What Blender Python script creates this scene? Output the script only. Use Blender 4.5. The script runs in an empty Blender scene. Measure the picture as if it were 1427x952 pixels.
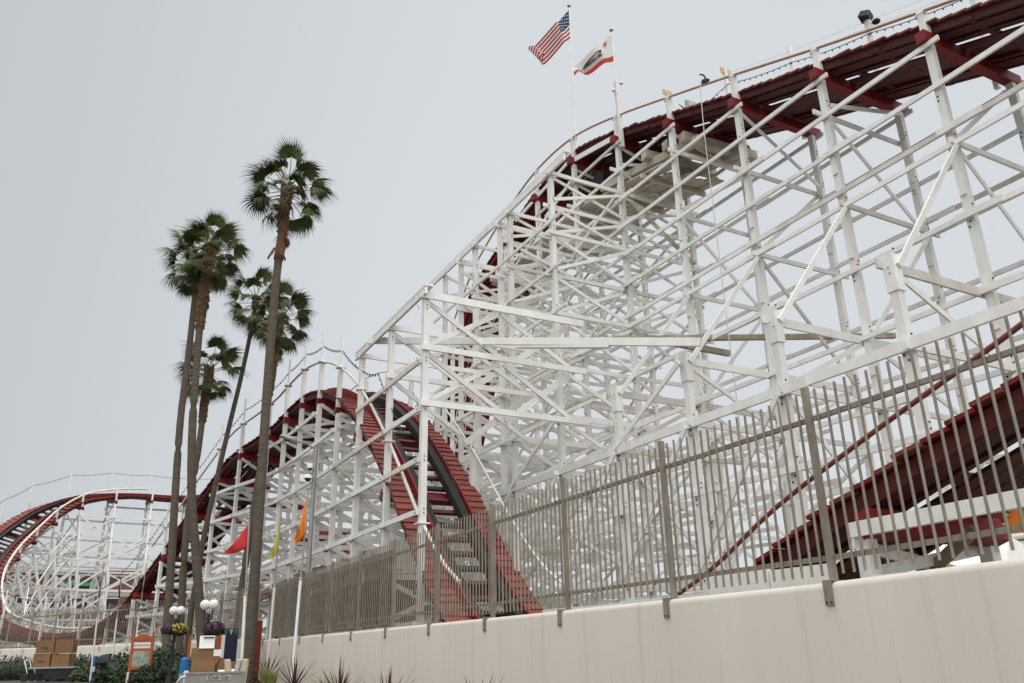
import bpy, bmesh, math, random
from mathutils import Vector, Matrix, Euler, noise
rnd = random.Random(7)
S = bpy.context.scene
COL = S.collection
V = Vector
R = math.radians

# ------------------------------------------------------------------ camera
EYE = V((0, 0, 1.6))
F_PX, YAW, PITCH, ROLL = 1132.1, .49809, .35995, -.02268
fwd = V((math.sin(YAW)*math.cos(PITCH), math.cos(YAW)*math.cos(PITCH), math.sin(PITCH)))
rt0 = V((math.cos(YAW), -math.sin(YAW), 0)); up0 = rt0.cross(fwd)
rt = rt0*math.cos(ROLL) + up0*math.sin(ROLL); upv = -rt0*math.sin(ROLL) + up0*math.cos(ROLL)
cam_data = bpy.data.cameras.new('camera')
cam = bpy.data.objects.new('camera', cam_data); COL.objects.link(cam)
m = Matrix((rt, upv, -fwd)).transposed().to_4x4(); m.translation = EYE
cam.matrix_world = m
cam_data.sensor_width = 36; cam_data.lens = F_PX/1427*36
cam_data.clip_start = .1; cam_data.clip_end = 3000
S.camera = cam
S.render.resolution_x, S.render.resolution_y = 1024, 683

def ray(px, py): return rt*(px-713.5) - upv*(py-476) + fwd*F_PX
def atY(px, py, Y): d = ray(px, py); return EYE + d*(Y/d.y)
def atX(px, py, X): d = ray(px, py); return EYE + d*(X/d.x)

# ------------------------------------------------------------------ world, sun, exposure
SUN_EL, SUN_AZ = R(46), R(205)        # azimuth from +Y towards +X: high, behind the camera
S.view_settings.view_transform = 'Standard'; S.view_settings.look = 'None'
S.view_settings.gamma = 1; S.view_settings.exposure = 1.1
w = bpy.data.worlds.new('World'); S.world = w; w.use_nodes = True
nt = w.node_tree; N = nt.nodes; N.clear()
def nd(t, **k):
    n = N.new(t)
    for a, b in k.items(): setattr(n, a, b)
    return n
out = nd('ShaderNodeOutputWorld'); bg = nd('ShaderNodeBackground'); bg.inputs[1].default_value = .1
sky = nd('ShaderNodeTexSky'); sky.sky_type = 'NISHITA'; sky.sun_disc = False
sky.sun_elevation = SUN_EL; sky.sun_rotation = SUN_AZ; sky.air_density = 1; sky.dust_density = 4; sky.ozone_density = 1
tc = nd('ShaderNodeTexCoord'); sep = nd('ShaderNodeSeparateXYZ'); nt.links.new(tc.outputs['Generated'], sep.inputs[0])
# overcast sheet: luminance rises with elevation, faint large clouds, brighter to the right (towards +X)
def math_n(op, a, b, clamp=False):
    n = nd('ShaderNodeMath', operation=op, use_clamp=clamp)
    for i, v in enumerate((a, b)):
        if isinstance(v, (int, float)): n.inputs[i].default_value = v
        else: nt.links.new(v, n.inputs[i])
    return n.outputs[0]
def smooth(v, lo, hi, a_, b_):
    n = nd('ShaderNodeMapRange', interpolation_type='SMOOTHSTEP'); nt.links.new(v, n.inputs[0])
    for i, x in zip((1, 2, 3, 4), (lo, hi, a_, b_)): n.inputs[i].default_value = x
    return n.outputs[0]
el2 = smooth(sep.outputs[2], .69, 1.0, 0, 3.3)
side = smooth(sep.outputs[0], -.25, .42, -.20, 0)
nz = nd('ShaderNodeTexNoise'); nz.inputs['Scale'].default_value = 1.1; nz.inputs['Detail'].default_value = 3
nt.links.new(tc.outputs['Generated'], nz.inputs['Vector'])
nzv = math_n('MULTIPLY', math_n('SUBTRACT', nz.outputs[0], .5), .05)
lum = math_n('ADD', math_n('ADD', math_n('ADD', 1.0, el2), side), nzv)
mul = nd('ShaderNodeVectorMath', operation='SCALE'); mul.inputs[0].default_value = (3.17, 3.34, 3.47)
nt.links.new(lum, mul.inputs['Scale'])
mix = nd('ShaderNodeMix', data_type='RGBA'); mix.inputs[0].default_value = .97
nt.links.new(sky.outputs[0], mix.inputs[6]); nt.links.new(mul.outputs[0], mix.inputs[7])
nt.links.new(mix.outputs[2], bg.inputs[0]); nt.links.new(bg.outputs[0], out.inputs[0])
sd = bpy.data.lights.new('sun', 'SUN'); sd.energy = 1.15; sd.angle = R(110); sd.color = (1, .985, .96)
so = bpy.data.objects.new('sun', sd); COL.objects.link(so)
sdir = V((math.sin(SUN_AZ)*math.cos(SUN_EL), math.cos(SUN_AZ)*math.cos(SUN_EL), math.sin(SUN_EL)))
so.rotation_euler = sdir.to_track_quat('Z', 'Y').to_euler()

# ------------------------------------------------------------------ materials
def mat(name, col, rough=.6, col2=None, scale=3., amount=.5, stretch=(1, 1, 1), rand=.0, bump=.0, metal=0., bscale=None, spec=.35, detail=5):
    M = bpy.data.materials.new(name); M.use_nodes = True
    t = M.node_tree; n = t.nodes; b = n['Principled BSDF']
    b.inputs['Roughness'].default_value = rough; b.inputs['Metallic'].default_value = metal
    b.inputs['Specular IOR Level'].default_value = spec
    g = n.new('ShaderNodeNewGeometry'); mp = n.new('ShaderNodeMapping'); mp.inputs['Scale'].default_value = stretch
    t.links.new(g.outputs['Position'], mp.inputs[0])
    no = n.new('ShaderNodeTexNoise'); no.inputs['Scale'].default_value = scale; no.inputs['Detail'].default_value = detail
    no.inputs['Roughness'].default_value = .62
    t.links.new(mp.outputs[0], no.inputs['Vector'])
    ra = n.new('ShaderNodeValToRGB'); ra.color_ramp.elements[0].position = .5-.22; ra.color_ramp.elements[1].position = .5+.25
    c2 = col2 or tuple(c*.75 for c in col)
    ra.color_ramp.elements[0].color = tuple(a*(1-amount)+c*amount for a, c in zip(col, c2))+(1,)
    ra.color_ramp.elements[1].color = tuple(col)+(1,)
    t.links.new(no.outputs[0], ra.inputs[0])
    o = ra.outputs[0]
    if rand:
        oi = n.new('ShaderNodeObjectInfo'); hs = n.new('ShaderNodeHueSaturation')
        mr = n.new('ShaderNodeMapRange'); mr.inputs[3].default_value = 1-rand; mr.inputs[4].default_value = 1+rand*.6
        t.links.new(oi.outputs['Random'], mr.inputs[0]); t.links.new(mr.outputs[0], hs.inputs['Value'])
        t.links.new(o, hs.inputs['Color']); o = hs.outputs[0]
    t.links.new(o, b.inputs['Base Color'])
    if bump:
        bp = n.new('ShaderNodeBump'); bp.inputs['Strength'].default_value = bump; bp.inputs['Distance'].default_value = .02
        n2 = n.new('ShaderNodeTexNoise'); n2.inputs['Scale'].default_value = bscale or scale*6; n2.inputs['Detail'].default_value = 4
        t.links.new(mp.outputs[0], n2.inputs['Vector']); t.links.new(n2.outputs[0], bp.inputs['Height'])
        t.links.new(bp.outputs[0], b.inputs['Normal'])
    return M
WHITE = mat('white_paint', (.83, .83, .81), .55, (.60, .56, .48), 2.6, .6, (1, 1, .6), .10, .15, detail=9)
WHITE2 = mat('weathered_white_paint', (.73, .71, .66), .6, (.46, .41, .32), 2.2, .7, (1, 1, 1), .12, .2)
DIRTY = mat('mossy_white_paint', (.50, .46, .36), .7, (.14, .12, .06), 2.6, .9, (1, 1, 1), .1, .2)
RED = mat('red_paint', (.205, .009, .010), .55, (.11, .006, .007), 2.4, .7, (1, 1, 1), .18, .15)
SHADERED = mat('red_timber_shade_in_colour', (.095, .011, .010), .65, (.04, .008, .007), 2.4, .8, (1, 1, 1), .2, .15)  # shade of deck undersides and stringers painted into the red
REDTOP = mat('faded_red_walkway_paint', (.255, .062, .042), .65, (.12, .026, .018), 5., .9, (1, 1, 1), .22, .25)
BLACK = mat('dark_oiled_timber', (.030, .030, .024), .7, (.016, .016, .013), 3., .6, (1, 1, 1), .1, .2, spec=.15)
STEEL = mat('dull_galvanised_steel', (.315, .280, .228), .5, (.165, .125, .085), 7., .85, (1, 1, .4), .08, .1, metal=.12)
GREY = mat('grey_galvanised_pole', (.34, .35, .33), .5, (.25, .25, .23), 5., .5, (1, 1, .3), 0, .05, metal=.3)
CONC = mat('cream_rendered_wall', (.63, .58, .505), .75, (.49, .42, .33), 1.6, .32, (1.0, 1.0, .05), 0, .25, bscale=18, spec=.2)
_t = CONC.node_tree; _n = _t.nodes; _l = _t.links; _b = _n['Principled BSDF']; _src = _b.inputs['Base Color'].links[0].from_socket
_g = _n.new('ShaderNodeNewGeometry'); _m = _n.new('ShaderNodeMapping'); _m.inputs['Scale'].default_value = (2, 7, .16); _l.new(_g.outputs['Position'], _m.inputs[0])
_q = _n.new('ShaderNodeTexNoise'); _q.inputs['Scale'].default_value = 1.0; _q.inputs['Detail'].default_value = 4; _l.new(_m.outputs[0], _q.inputs['Vector'])
_r = _n.new('ShaderNodeMapRange'); _r.inputs[1].default_value = .58; _r.inputs[2].default_value = .74; _r.inputs[3].default_value = 0; _r.inputs[4].default_value = .38; _l.new(_q.outputs[0], _r.inputs[0])
_x = _n.new('ShaderNodeMix'); _x.data_type = 'RGBA'; _x.inputs[7].default_value = (.40, .34, .25, 1); _l.new(_r.outputs[0], _x.inputs[0]); _l.new(_src, _x.inputs[6]); _l.new(_x.outputs[2], _b.inputs['Base Color'])
ASPH = mat('asphalt', (.085, .078, .066), .85, (.05, .047, .04), 5., .7, (1, 1, 1), 0, .4, bscale=160, spec=.2)
PARK = mat('pale_park_paving', (.22, .20, .17), .85, (.15, .135, .11), 2., .6, (1, 1, 1), 0, .3, bscale=40, spec=.2)
SOIL = mat('planter_soil', (.10, .07, .045), .9, (.05, .035, .02), 9., .8, (1, 1, 1), 0, .6, bscale=40, spec=.1)
PIPE = mat('tan_painted_handrail', (.50, .36, .27), .5, (.36, .20, .12), 6., .7, (1, 1, 1), 0, .05)
REDPIPE = mat('red_painted_pipe', (.20, .045, .035), .5, (.12, .03, .02), 6., .6)
CABLE = mat('black_cable', (.02, .02, .02), .6)
BULB = mat('dark_glass_bulb', (.05, .05, .045), .25, spec=.5)
ROPE = mat('white_rope', (.62, .60, .54), .8)
GOLD = mat('gilded_ball', (.48, .30, .10), .35, (.30, .18, .06), 8., .6, metal=.6)
YEL = mat('yellow_sign_paint', (.62, .40, .09), .5, (.5, .3, .07), 8., .4)
TRUNK = mat('palm_trunk_bark', (.165, .138, .105), .9, (.075, .060, .045), 2.6, .9, (1, 1, 7), .08, .9, bscale=14, spec=.1)
BOOT = mat('palm_leaf_base', (.19, .115, .07), .85, (.07, .045, .03), 7., .8, (1, 1, 1), 0, .5, spec=.1)
FROND = mat('palm_frond', (.125, .145, .050), .55, (.050, .066, .022), 2.0, .8, (1, 1, 1), .35, 0, spec=.15)
DEADFROND = mat('dry_palm_frond', (.26, .17, .09), .8, (.15, .09, .05), 5., .8, rand=.2, spec=.1)
PETI = mat('palm_leaf_stalk', (.16, .17, .06), .6, (.12, .10, .04), 6., .5)
CARD = mat('brown_cardboard', (.25, .145, .078), .8, (.18, .10, .054), 4., .6, (1, 1, 1), .12, .05, spec=.15)
CARDD = mat('dark_cardboard', (.25, .145, .075), .8, (.19, .105, .055), 4., .6, (1, 1, 1), .12, .05, spec=.15)
PAPER = mat('white_paper', (.75, .74, .71), .7)
TAPE = mat('packing_tape', (.42, .30, .18), .3)
CARTG = mat('grey_cart_plastic', (.27, .265, .235), .5, (.20, .19, .165), 5., .6, bump=.1)
DARK = mat('black_rubber', (.018, .018, .018), .7)
CHROME = mat('bare_metal', (.5, .5, .48), .3, metal=.8)
BLUE = mat('blue_post_paint', (.012, .135, .33), .45, (.01, .09, .22), 5., .5)
ORWOOD = mat('orange_stained_wood', (.42, .095, .030), .6, (.28, .06, .02), 6., .7, (1, 1, .3), 0, .2)
RUST = mat('rust_red_board', (.20, .035, .015), .65, (.11, .018, .01), 3., .8, (2, 2, .3), 0, .2)
GLOBE = mat('white_lamp_globe', (.70, .69, .66), .25, (.62, .60, .55), 3., .3)
OLIVE = mat('olive_shed_paint', (.105, .095, .068), .75, (.075, .066, .046), 2.5, .7, (1, 1, .5), 0, .1)
BROWNR = mat('brown_roof', (.17, .085, .058), .75, (.12, .06, .04), 4., .6)
LEAFG = mat('hedge_leaf', (.055, .085, .024), .55, (.028, .045, .014), 3., .9, rand=.2)
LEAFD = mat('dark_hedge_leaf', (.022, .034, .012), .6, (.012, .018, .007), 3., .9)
SPIKE = mat('red_cordyline_leaf', (.15, .042, .045), .55, (.09, .05, .03), 5., .8, rand=.2)
GRASSY = mat('pale_grass_blade', (.30, .29, .10), .6, (.2, .2, .06), 5., .7)
FPURP = mat('purple_flower', (.10, .026, .085), .6, (.05, .012, .045), 25., .9)
FYEL = mat('yellow_flower', (.50, .37, .06), .6, (.30, .22, .03), 25., .9)
FRED = mat('red_pennant_cloth', (.52, .035, .025), .7, (.42, .02, .018), 4., .6)
FORA = mat('orange_pennant_cloth', (.80, .20, .012), .7, (.65, .14, .01), 4., .6)
FYEL2 = mat('yellow_pennant_cloth', (.66, .56, .07), .7, (.5, .42, .05), 4., .6)
FTEAL = mat('teal_pennant_cloth', (.015, .16, .20), .7)
FNAVY = mat('navy_pennant_cloth', (.02, .022, .05), .7)
FMAR = mat('crimson_pennant_cloth', (.27, .012, .03), .7)
GREENP = mat('green_awning', (.02, .15, .075), .7)
BEIGE = mat('bare_weathered_boards', (.56, .50, .41), .7, (.36, .31, .23), 3., .7, (1, .3, 1), .15, .1)
BRICK = mat('brown_building_wall', (.20, .095, .065), .8, (.15, .07, .05), 3., .6)
GLASSD = mat('dark_window_glass', (.02, .022, .024), .12, spec=.6)
SIGNP = mat('faded_map_print', (.40, .42, .36), .6, (.12, .17, .10), 7., .9)
ORP = mat('orange_ride_panel', (.62, .20, .022), .4, (.45, .10, .012), 30., .9)
MARO = mat('maroon_ride_panel', (.12, .015, .018), .45)
MAG = mat('magenta_print', (.33, .03, .09), .5)
LETTER = mat('black_lettering', (.02, .02, .02), .6)
REDLET = mat('red_lettering', (.45, .06, .035), .6)

# ------------------------------------------------------------------ helpers
def tag(o, label=None, cat=None, group=None, kind=None):
    for k, v in (('label', label), ('category', cat), ('group', group), ('kind', kind)):
        if v: o[k] = v
    return o
def empty(name, loc=(0, 0, 0), **k):
    o = bpy.data.objects.new(name, None); COL.objects.link(o); o.location = loc; o.empty_display_size = .2
    return tag(o, **k)
def link(name, me, mt, parent=None, loc=None, **k):
    if mt is not None and not len(me.materials): me.materials.append(mt)
    o = bpy.data.objects.new(name, me); COL.objects.link(o)
    if parent: adopt(o, parent)
    if loc is not None: o.location = loc
    return tag(o, **k)
def adopt(o, parent):
    o.parent = parent; o.matrix_parent_inverse = world(parent).inverted()
def world(o):
    return world(o.parent) @ o.matrix_parent_inverse @ o.matrix_basis if o.parent else o.matrix_basis.copy()
class MB:
    """collects shapes into one mesh"""
    def __init__(s): s.v = []; s.f = []; s.sm = []
    def add(s, vs, fs, smooth=False):
        n = len(s.v); s.v += [tuple(x) for x in vs]; s.f += [tuple(i+n for i in f) for f in fs]; s.sm += [smooth]*len(fs)
    def box(s, c, d, rot=None):
        hx, hy, hz = d[0]/2, d[1]/2, d[2]/2; c = V(c)
        vs = [V((x, y, z)) for x in (-hx, hx) for y in (-hy, hy) for z in (-hz, hz)]
        if rot is not None: vs = [rot @ p for p in vs]
        s.add([c+p for p in vs], [(0, 1, 3, 2), (4, 6, 7, 5), (0, 4, 5, 1), (2, 3, 7, 6), (0, 2, 6, 4), (1, 5, 7, 3)])
    def bar(s, p, q, wd, ht, upd=None):
        M = frame(p, q, upd); L = (V(q)-V(p)).length
        hx, hy = wd/2, ht/2
        vs = [M @ V((x, y, z)) for x in (-hx, hx) for y in (-hy, hy) for z in (0, L)]
        s.add(vs, [(0, 1, 3, 2), (4, 6, 7, 5), (0, 4, 5, 1), (2, 3, 7, 6), (0, 2, 6, 4), (1, 5, 7, 3)])
    def tube(s, pts, r, n=8, caps=True, r_fn=None):
        pts = [V(p) for p in pts]; rings = []
        for i, p in enumerate(pts):
            t = (pts[min(i+1, len(pts)-1)]-pts[max(i-1, 0)]).normalized()
            a = t.cross(V((0, 0, 1)));
            if a.length < .05: a = t.cross(V((0, 1, 0)))
            a.normalize(); b = a.cross(t)
            rr = r_fn(i/(len(pts)-1)) if r_fn else r
            rings.append([p+(a*math.cos(2*math.pi*k/n)+b*math.sin(2*math.pi*k/n))*rr for k in range(n)])
        vs = [x for g in rings for x in g]; fs = []
        for i in range(len(pts)-1):
            for k in range(n): fs.append((i*n+k, i*n+(k+1) % n, (i+1)*n+(k+1) % n, (i+1)*n+k))
        s.add(vs, fs, True)
        if caps:
            s.add(rings[0], [tuple(range(n))[::-1]]); s.add(rings[-1], [tuple(range(n))])
    def ball(s, c, r, nu=12, nv=8, sq=(1, 1, 1)):
        c = V(c); vs = []; fs = []
        for j in range(nv+1):
            th = math.pi*j/nv
            for i in range(nu):
                ph = 2*math.pi*i/nu
                vs.append(c+V((r*sq[0]*math.sin(th)*math.cos(ph), r*sq[1]*math.sin(th)*math.sin(ph), r*sq[2]*math.cos(th))))
        for j in range(nv):
            for i in range(nu): fs.append((j*nu+i, (j+1)*nu+i, (j+1)*nu+(i+1) % nu, j*nu+(i+1) % nu))
        s.add(vs, fs, True)
    def lathe(s, c, prof, n=16):
        c = V(c); vs = []; fs = []
        for r, z in prof:
            for i in range(n): a = 2*math.pi*i/n; vs.append(c+V((r*math.cos(a), r*math.sin(a), z)))
        for j in range(len(prof)-1):
            for i in range(n): fs.append((j*n+i, j*n+(i+1) % n, (j+1)*n+(i+1) % n, (j+1)*n+i))
        s.add(vs, fs, True)
        s.add([vs[i] for i in range(n)], [tuple(range(n))[::-1]]); s.add(vs[-n:], [tuple(range(n))])
    def mesh(s, name='mesh', flat=True):
        me = bpy.data.meshes.new(name); me.from_pydata(s.v, [], s.f)
        me.polygons.foreach_set('use_smooth', s.sm); me.update()
        return me
    def build(s, name, mt, parent=None, **k):
        return link(name, s.mesh(name), mt, parent, **k)
def frame(p, q, upd=None):
    p, q = V(p), V(q); z = (q-p).normalized()
    u = V(upd) if upd is not None else V((0, 0, 1))
    x = u.cross(z)
    if x.length < 1e-3: x = V((1, 0, 0))
    x.normalize(); y = z.cross(x)
    M = Matrix((x, y, z)).transposed().to_4x4(); M.translation = p
    return M
# unit timber shared by every member of one material: x,y in -.5..5, z in 0..1
_unit = {}
def unit(mt):
    if mt.name not in _unit:
        b = MB(); b.box((0, 0, .5), (1, 1, 1)); me = b.mesh('timber'); me.materials.append(mt); _unit[mt.name] = me
    return _unit[mt.name]
COUNT = {}
REST = {}
def timber(name, p, q, wd, ht, mt, parent, upd=None, limit=290, rest='trestle_bracing'):
    """one timber as an object of its own; past the limit it joins one mesh"""
    key = (parent.name, name)
    COUNT[key] = COUNT.get(key, 0)+1
    if COUNT[key] > limit or name is None:
        REST.setdefault((parent.name, rest, mt.name), (MB(), parent, mt))[0].bar(p, q, wd, ht, upd); return None
    p, q = V(p), V(q)
    M = frame(p, q, upd) @ Matrix.Diagonal((wd, ht, (q-p).length, 1))
    o = bpy.data.objects.new(name, unit(mt)); COL.objects.link(o)
    o.parent = parent; o.matrix_parent_inverse = parent.matrix_basis.inverted() if parent.parent is None else Matrix()
    o.matrix_basis = M
    return o
def loose(rest, p, q, wd, ht, mt, parent, upd=None):
    REST.setdefault((parent.name, rest, mt.name), (MB(), parent, mt))[0].bar(p, q, wd, ht, upd)
def catmull(pts, n=8):
    pts = [V(p) for p in pts]; o = []
    for i in range(len(pts)-1):
        p0 = pts[max(i-1, 0)]; p1 = pts[i]; p2 = pts[i+1]; p3 = pts[min(i+2, len(pts)-1)]
        for k in range(n):
            t = k/n
            o.append(.5*((2*p1)+(-p0+p2)*t+(2*p0-5*p1+4*p2-p3)*t*t+(-p0+3*p1-3*p2+p3)*t**3))
    o.append(pts[-1]); return o
def lerp(a, b, t): return a+(b-a)*t
def interp(tab, x):
    if x <= tab[0][0]: return tab[0][1]
    for (a, b), (c, d) in zip(tab, tab[1:]):
        if x <= c: return lerp(b, d, (x-a)/(c-a))
    return tab[-1][1]
def text_mesh(s, size, extr=.002):
    cu = bpy.data.curves.new('lettering', 'FONT'); cu.body = s; cu.size = size; cu.extrude = extr
    cu.align_x = 'CENTER'; cu.align_y = 'CENTER'; cu.resolution_u = 2
    o = bpy.data.objects.new('lettering_tmp', cu); COL.objects.link(o)
    dg = bpy.context.evaluated_depsgraph_get(); dg.update()
    me = bpy.data.meshes.new_from_object(o.evaluated_get(dg)); me.name = 'lettering'; me.materials.clear()
    bpy.data.objects.remove(o); bpy.data.curves.remove(cu)
    return me
def gz(x, y):
    t = min(max((y-10)/26, 0), 1); return .7*t*t*(3-2*t)

# ------------------------------------------------------------------ ground
def sheet(name, x0, x1, y0, y1, nx, ny, mt, dz=0, kind='structure'):
    b = MB(); vs = []; fs = []
    for j in range(ny+1):
        for i in range(nx+1):
            x = lerp(x0, x1, i/nx); y = lerp(y0, y1, j/ny); vs.append((x, y, gz(x, y)+dz))
    for j in range(ny):
        for i in range(nx): a = j*(nx+1)+i; fs.append((a, a+1, a+nx+2, a+nx+1))
    b.add(vs, fs, True); return b.build(name, mt, kind=kind)
ground = sheet('ground', -1200, 1200, -400, 1600, 60, 400, ASPH, -.03)
sheet('park_paving', 7.25, 60, -10, 130, 10, 60, PARK, .0)
sheet('planter_bed', 3.9, 6.63, 3, 34, 4, 30, SOIL, .08)
kb = MB()
for i in range(12):
    y0 = 3+i*2.6; kb.bar((3.83, y0, gz(0, y0)+.06), (3.83, y0+2.59, gz(0, y0+2.59)+.06), .14, .2)
kb.build('kerb', CONC, kind='structure')

# ------------------------------------------------------------------ concrete wall along the park
WX, WT = 6.62, .46            # front face, thickness
wall = empty('concrete_wall', (WX, 16, 0), label='long cream rendered wall with rounded top under the tall picket fence', cat='wall')
def rounded_wall(bld, p0, p1, top0, top1, th, n=40, g=gz):
    p0, p1 = V((*p0, 0)), V((*p1, 0)); d = (p1-p0).normalized(); nrm = V((d.y, -d.x, 0))
    prof = [(0, 0), (0, -.07)]
    vs = []; fs = []; rr = .07
    sec = [(0, -9)]+[(rr-rr*math.cos(a), -rr+rr*math.sin(a)) for a in [0, .4, .8, 1.2, 1.57]]+[(th-rr+rr*math.sin(a), -rr+rr*math.cos(a)) for a in [0, .4, .8, 1.2, 1.57]]+[(th, -9)]
    for i in range(n+1):
        t = i/n; p = p0.lerp(p1, t); top = lerp(top0, top1, t); gg = g(p.x, p.y)-.25
        for (a, z) in sec:
            vs.append(p+nrm*a+V((0, 0, gg if z < -5 else top+z)))
    k = len(sec)
    for i in range(n):
        for j in range(k-1): fs.append((i*k+j, (i+1)*k+j, (i+1)*k+j+1, i*k+j+1))
    bld.add(vs, fs, True); bld.add(vs[:k], [tuple(range(k))]); bld.add(vs[-k:], [tuple(range(k))[::-1]])
FX = 6.83
def wtop(y): return interp([(-2, 2.22), (3, 2.2), (6, 2.13), (12, 2.09), (20, 2.06), (32, 2.03)], y)
b = MB()
ys = [-2, 3, 6, 9, 12, 16, 20, 26, 31.4]
for a, c in zip(ys, ys[1:]):
    rounded_wall(b, (WX, a), (WX, c), wtop(a), wtop(c), WT, 4)
wl = b.build('wall_panel', CONC, wall)

# ------------------------------------------------------------------ picket fence
fence = empty('picket_fence', (FX, 18, 2.1), label='tall tan steel picket fence on the long cream wall beside the rides', cat='fence')
posts_y = [5.93-2.52*2+2.52*i for i in range(13)]        # 0.9 .. 31.1
def ftop(y): return interp([(2, 4.2), (6, 4.12), (11, 4.06), (18, 4.0), (32, 3.88)], y)
pk = MB(); pk.tube([(0, 0, 0), (0, 0, 1)], .0145, 8); pick_me = pk.mesh('picket'); pick_me.materials.append(STEEL)
n_p = 0
for i, y in enumerate(posts_y):
    if y < 2: continue
    b = MB(); b.box((FX, y, (wtop(y)+ftop(y)+.05)/2-.01), (.06, .066, ftop(y)+.05-wtop(y)+.02)); p = b.build('post', STEEL, fence)
    b = MB(); b.box((FX-.04, y, ftop(y)+.045), (.012, .06, .02))
    br = MB()      # bracket: from the post foot over the wall edge and down its face
    br.bar((FX-.02, y-.1, wtop(y)+.012), (WX-.012, y-.1, wtop(y)+.012), .095, .012, (0, 0, 1))
    br.box((WX-.012, y-.1, wtop(y)-.10), (.014, .10, .235))
    bo = br.build('bracket', STEEL, fence)
    for s in (-1, 1):
        bb = MB(); bb.ball((WX-.021, y-.1+s*.03, wtop(y)-.19), .011, 8, 6); bb.build('bolt', DARK, bo)
for i in range(len(posts_y)-1):
    y0, y1 = posts_y[i], posts_y[i+1]
    for nm, dz0 in (('top_rail', -.30), ('bottom_rail', .25)):
        za = (ftop(y0)+dz0) if dz0 < 0 else wtop(y0)+dz0; zb = (ftop(y1)+dz0) if dz0 < 0 else wtop(y1)+dz0
        b = MB(); b.bar((FX+.034, y0+.04, za), (FX+.034, y1-.04, zb), .045, .05); b.build(nm, STEEL, fence)
    for k in range(1, 19):
        y = y0+k*2.52/19
        if y < 2.2: continue
        z0 = wtop(y)+.08; z1 = ftop(y)+rnd.uniform(-.012, .012)
        o = link('picket', pick_me, None, None); o.parent = fence; o.matrix_parent_inverse = fence.matrix_basis.inverted()
        o.matrix_basis = Matrix.Translation((FX-.004, y+rnd.uniform(-.0015, .0015), z0)) @ Euler((rnd.uniform(-.0015, .0015), rnd.uniform(-.0015, .0015), 0)).to_matrix().to_4x4() @ Matrix.Diagonal((1, 1, z1-z0, 1))

MESHM = bpy.data.materials.new('dark_mesh_fabric'); MESHM.use_nodes = True
_t = MESHM.node_tree; _b = _t.nodes['Principled BSDF']; _b.inputs['Base Color'].default_value = (.028, .024, .017, 1); _b.inputs['Roughness'].default_value = .9
_tr = _t.nodes.new('ShaderNodeBsdfTransparent'); _mx = _t.nodes.new('ShaderNodeMixShader'); _mx.inputs[0].default_value = .8
_t.links.new(_tr.outputs[0], _mx.inputs[1]); _t.links.new(_b.outputs[0], _mx.inputs[2]); _t.links.new(_mx.outputs[0], _t.nodes['Material Output'].inputs[0])
for i in range(len(posts_y)-1):
    if posts_y[i] < 17: continue
    y0, y1 = posts_y[i]+.05, posts_y[i+1]-.05
    b = MB(); b.add([(FX+.075, y0, wtop(y0)+.05), (FX+.075, y1, wtop(y1)+.05), (FX+.075, y1, ftop(y1)-.14), (FX+.075, y0, ftop(y0)-.14)], [(0, 1, 2, 3)]); b.build('mesh_screen', MESHM, fence)

# ------------------------------------------------------------------ the roller coaster
RC = empty('roller_coaster', (14, 20, 0), label='old white timber roller coaster with red track, hills and a far curve', cat='roller coaster')
def T(name, p, q, wd, ht, mt=WHITE, upd=None, **k): return timber(name, p, q, wd, ht, mt, RC, upd, **k)
def LO(rest, p, q, wd, ht, mt=WHITE, upd=None): loose(rest, p, q, wd, ht, mt, RC, upd)
YUP = (0, 1, 0)
class Path:
    def __init__(s, pts, n=10):
        s.p = catmull([V(p[:3]) for p in pts], n)
        bk = [p[3] if len(p) > 3 else 0 for p in pts]
        s.b = []
        for i in range(len(bk)-1): s.b += [lerp(bk[i], bk[i+1], k/n) for k in range(n)]
        s.b.append(bk[-1])
        s.s = [0]
        for a, c in zip(s.p, s.p[1:]): s.s.append(s.s[-1]+(c-a).length)
        s.L = s.s[-1]
    def at(s, d):
        d = min(max(d, 0), s.L-1e-6)
        lo, hi = 0, len(s.s)-1
        while hi-lo > 1:
            m_ = (lo+hi)//2
            if s.s[m_] <= d: lo = m_
            else: hi = m_
        t = (d-s.s[lo])/(s.s[hi]-s.s[lo])
        p = s.p[lo].lerp(s.p[hi], t)
        a = s.p[max(lo-1, 0)]; c = s.p[min(hi+1, len(s.p)-1)]
        tg = (c-a).normalized(); h = V((tg.x, tg.y, 0)).normalized(); side = V((h.y, -h.x, 0))
        bk = lerp(s.b[lo], s.b[hi], t)
        side = Matrix.Rotation(bk, 3, h) @ side
        return p, tg, side, side.cross(tg).normalized()
    def pt(s, d, a, u):
        p, tg, side, up = s.at(d); return p+side*a+up*u
    def s_at_y(s, y):
        for i, (a, c) in enumerate(zip(s.p, s.p[1:])):
            if a.y <= y <= c.y: return lerp(s.s[i], s.s[i+1], (y-a.y)/max(c.y-a.y, 1e-6))
        return None
HW = 1.53
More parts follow.
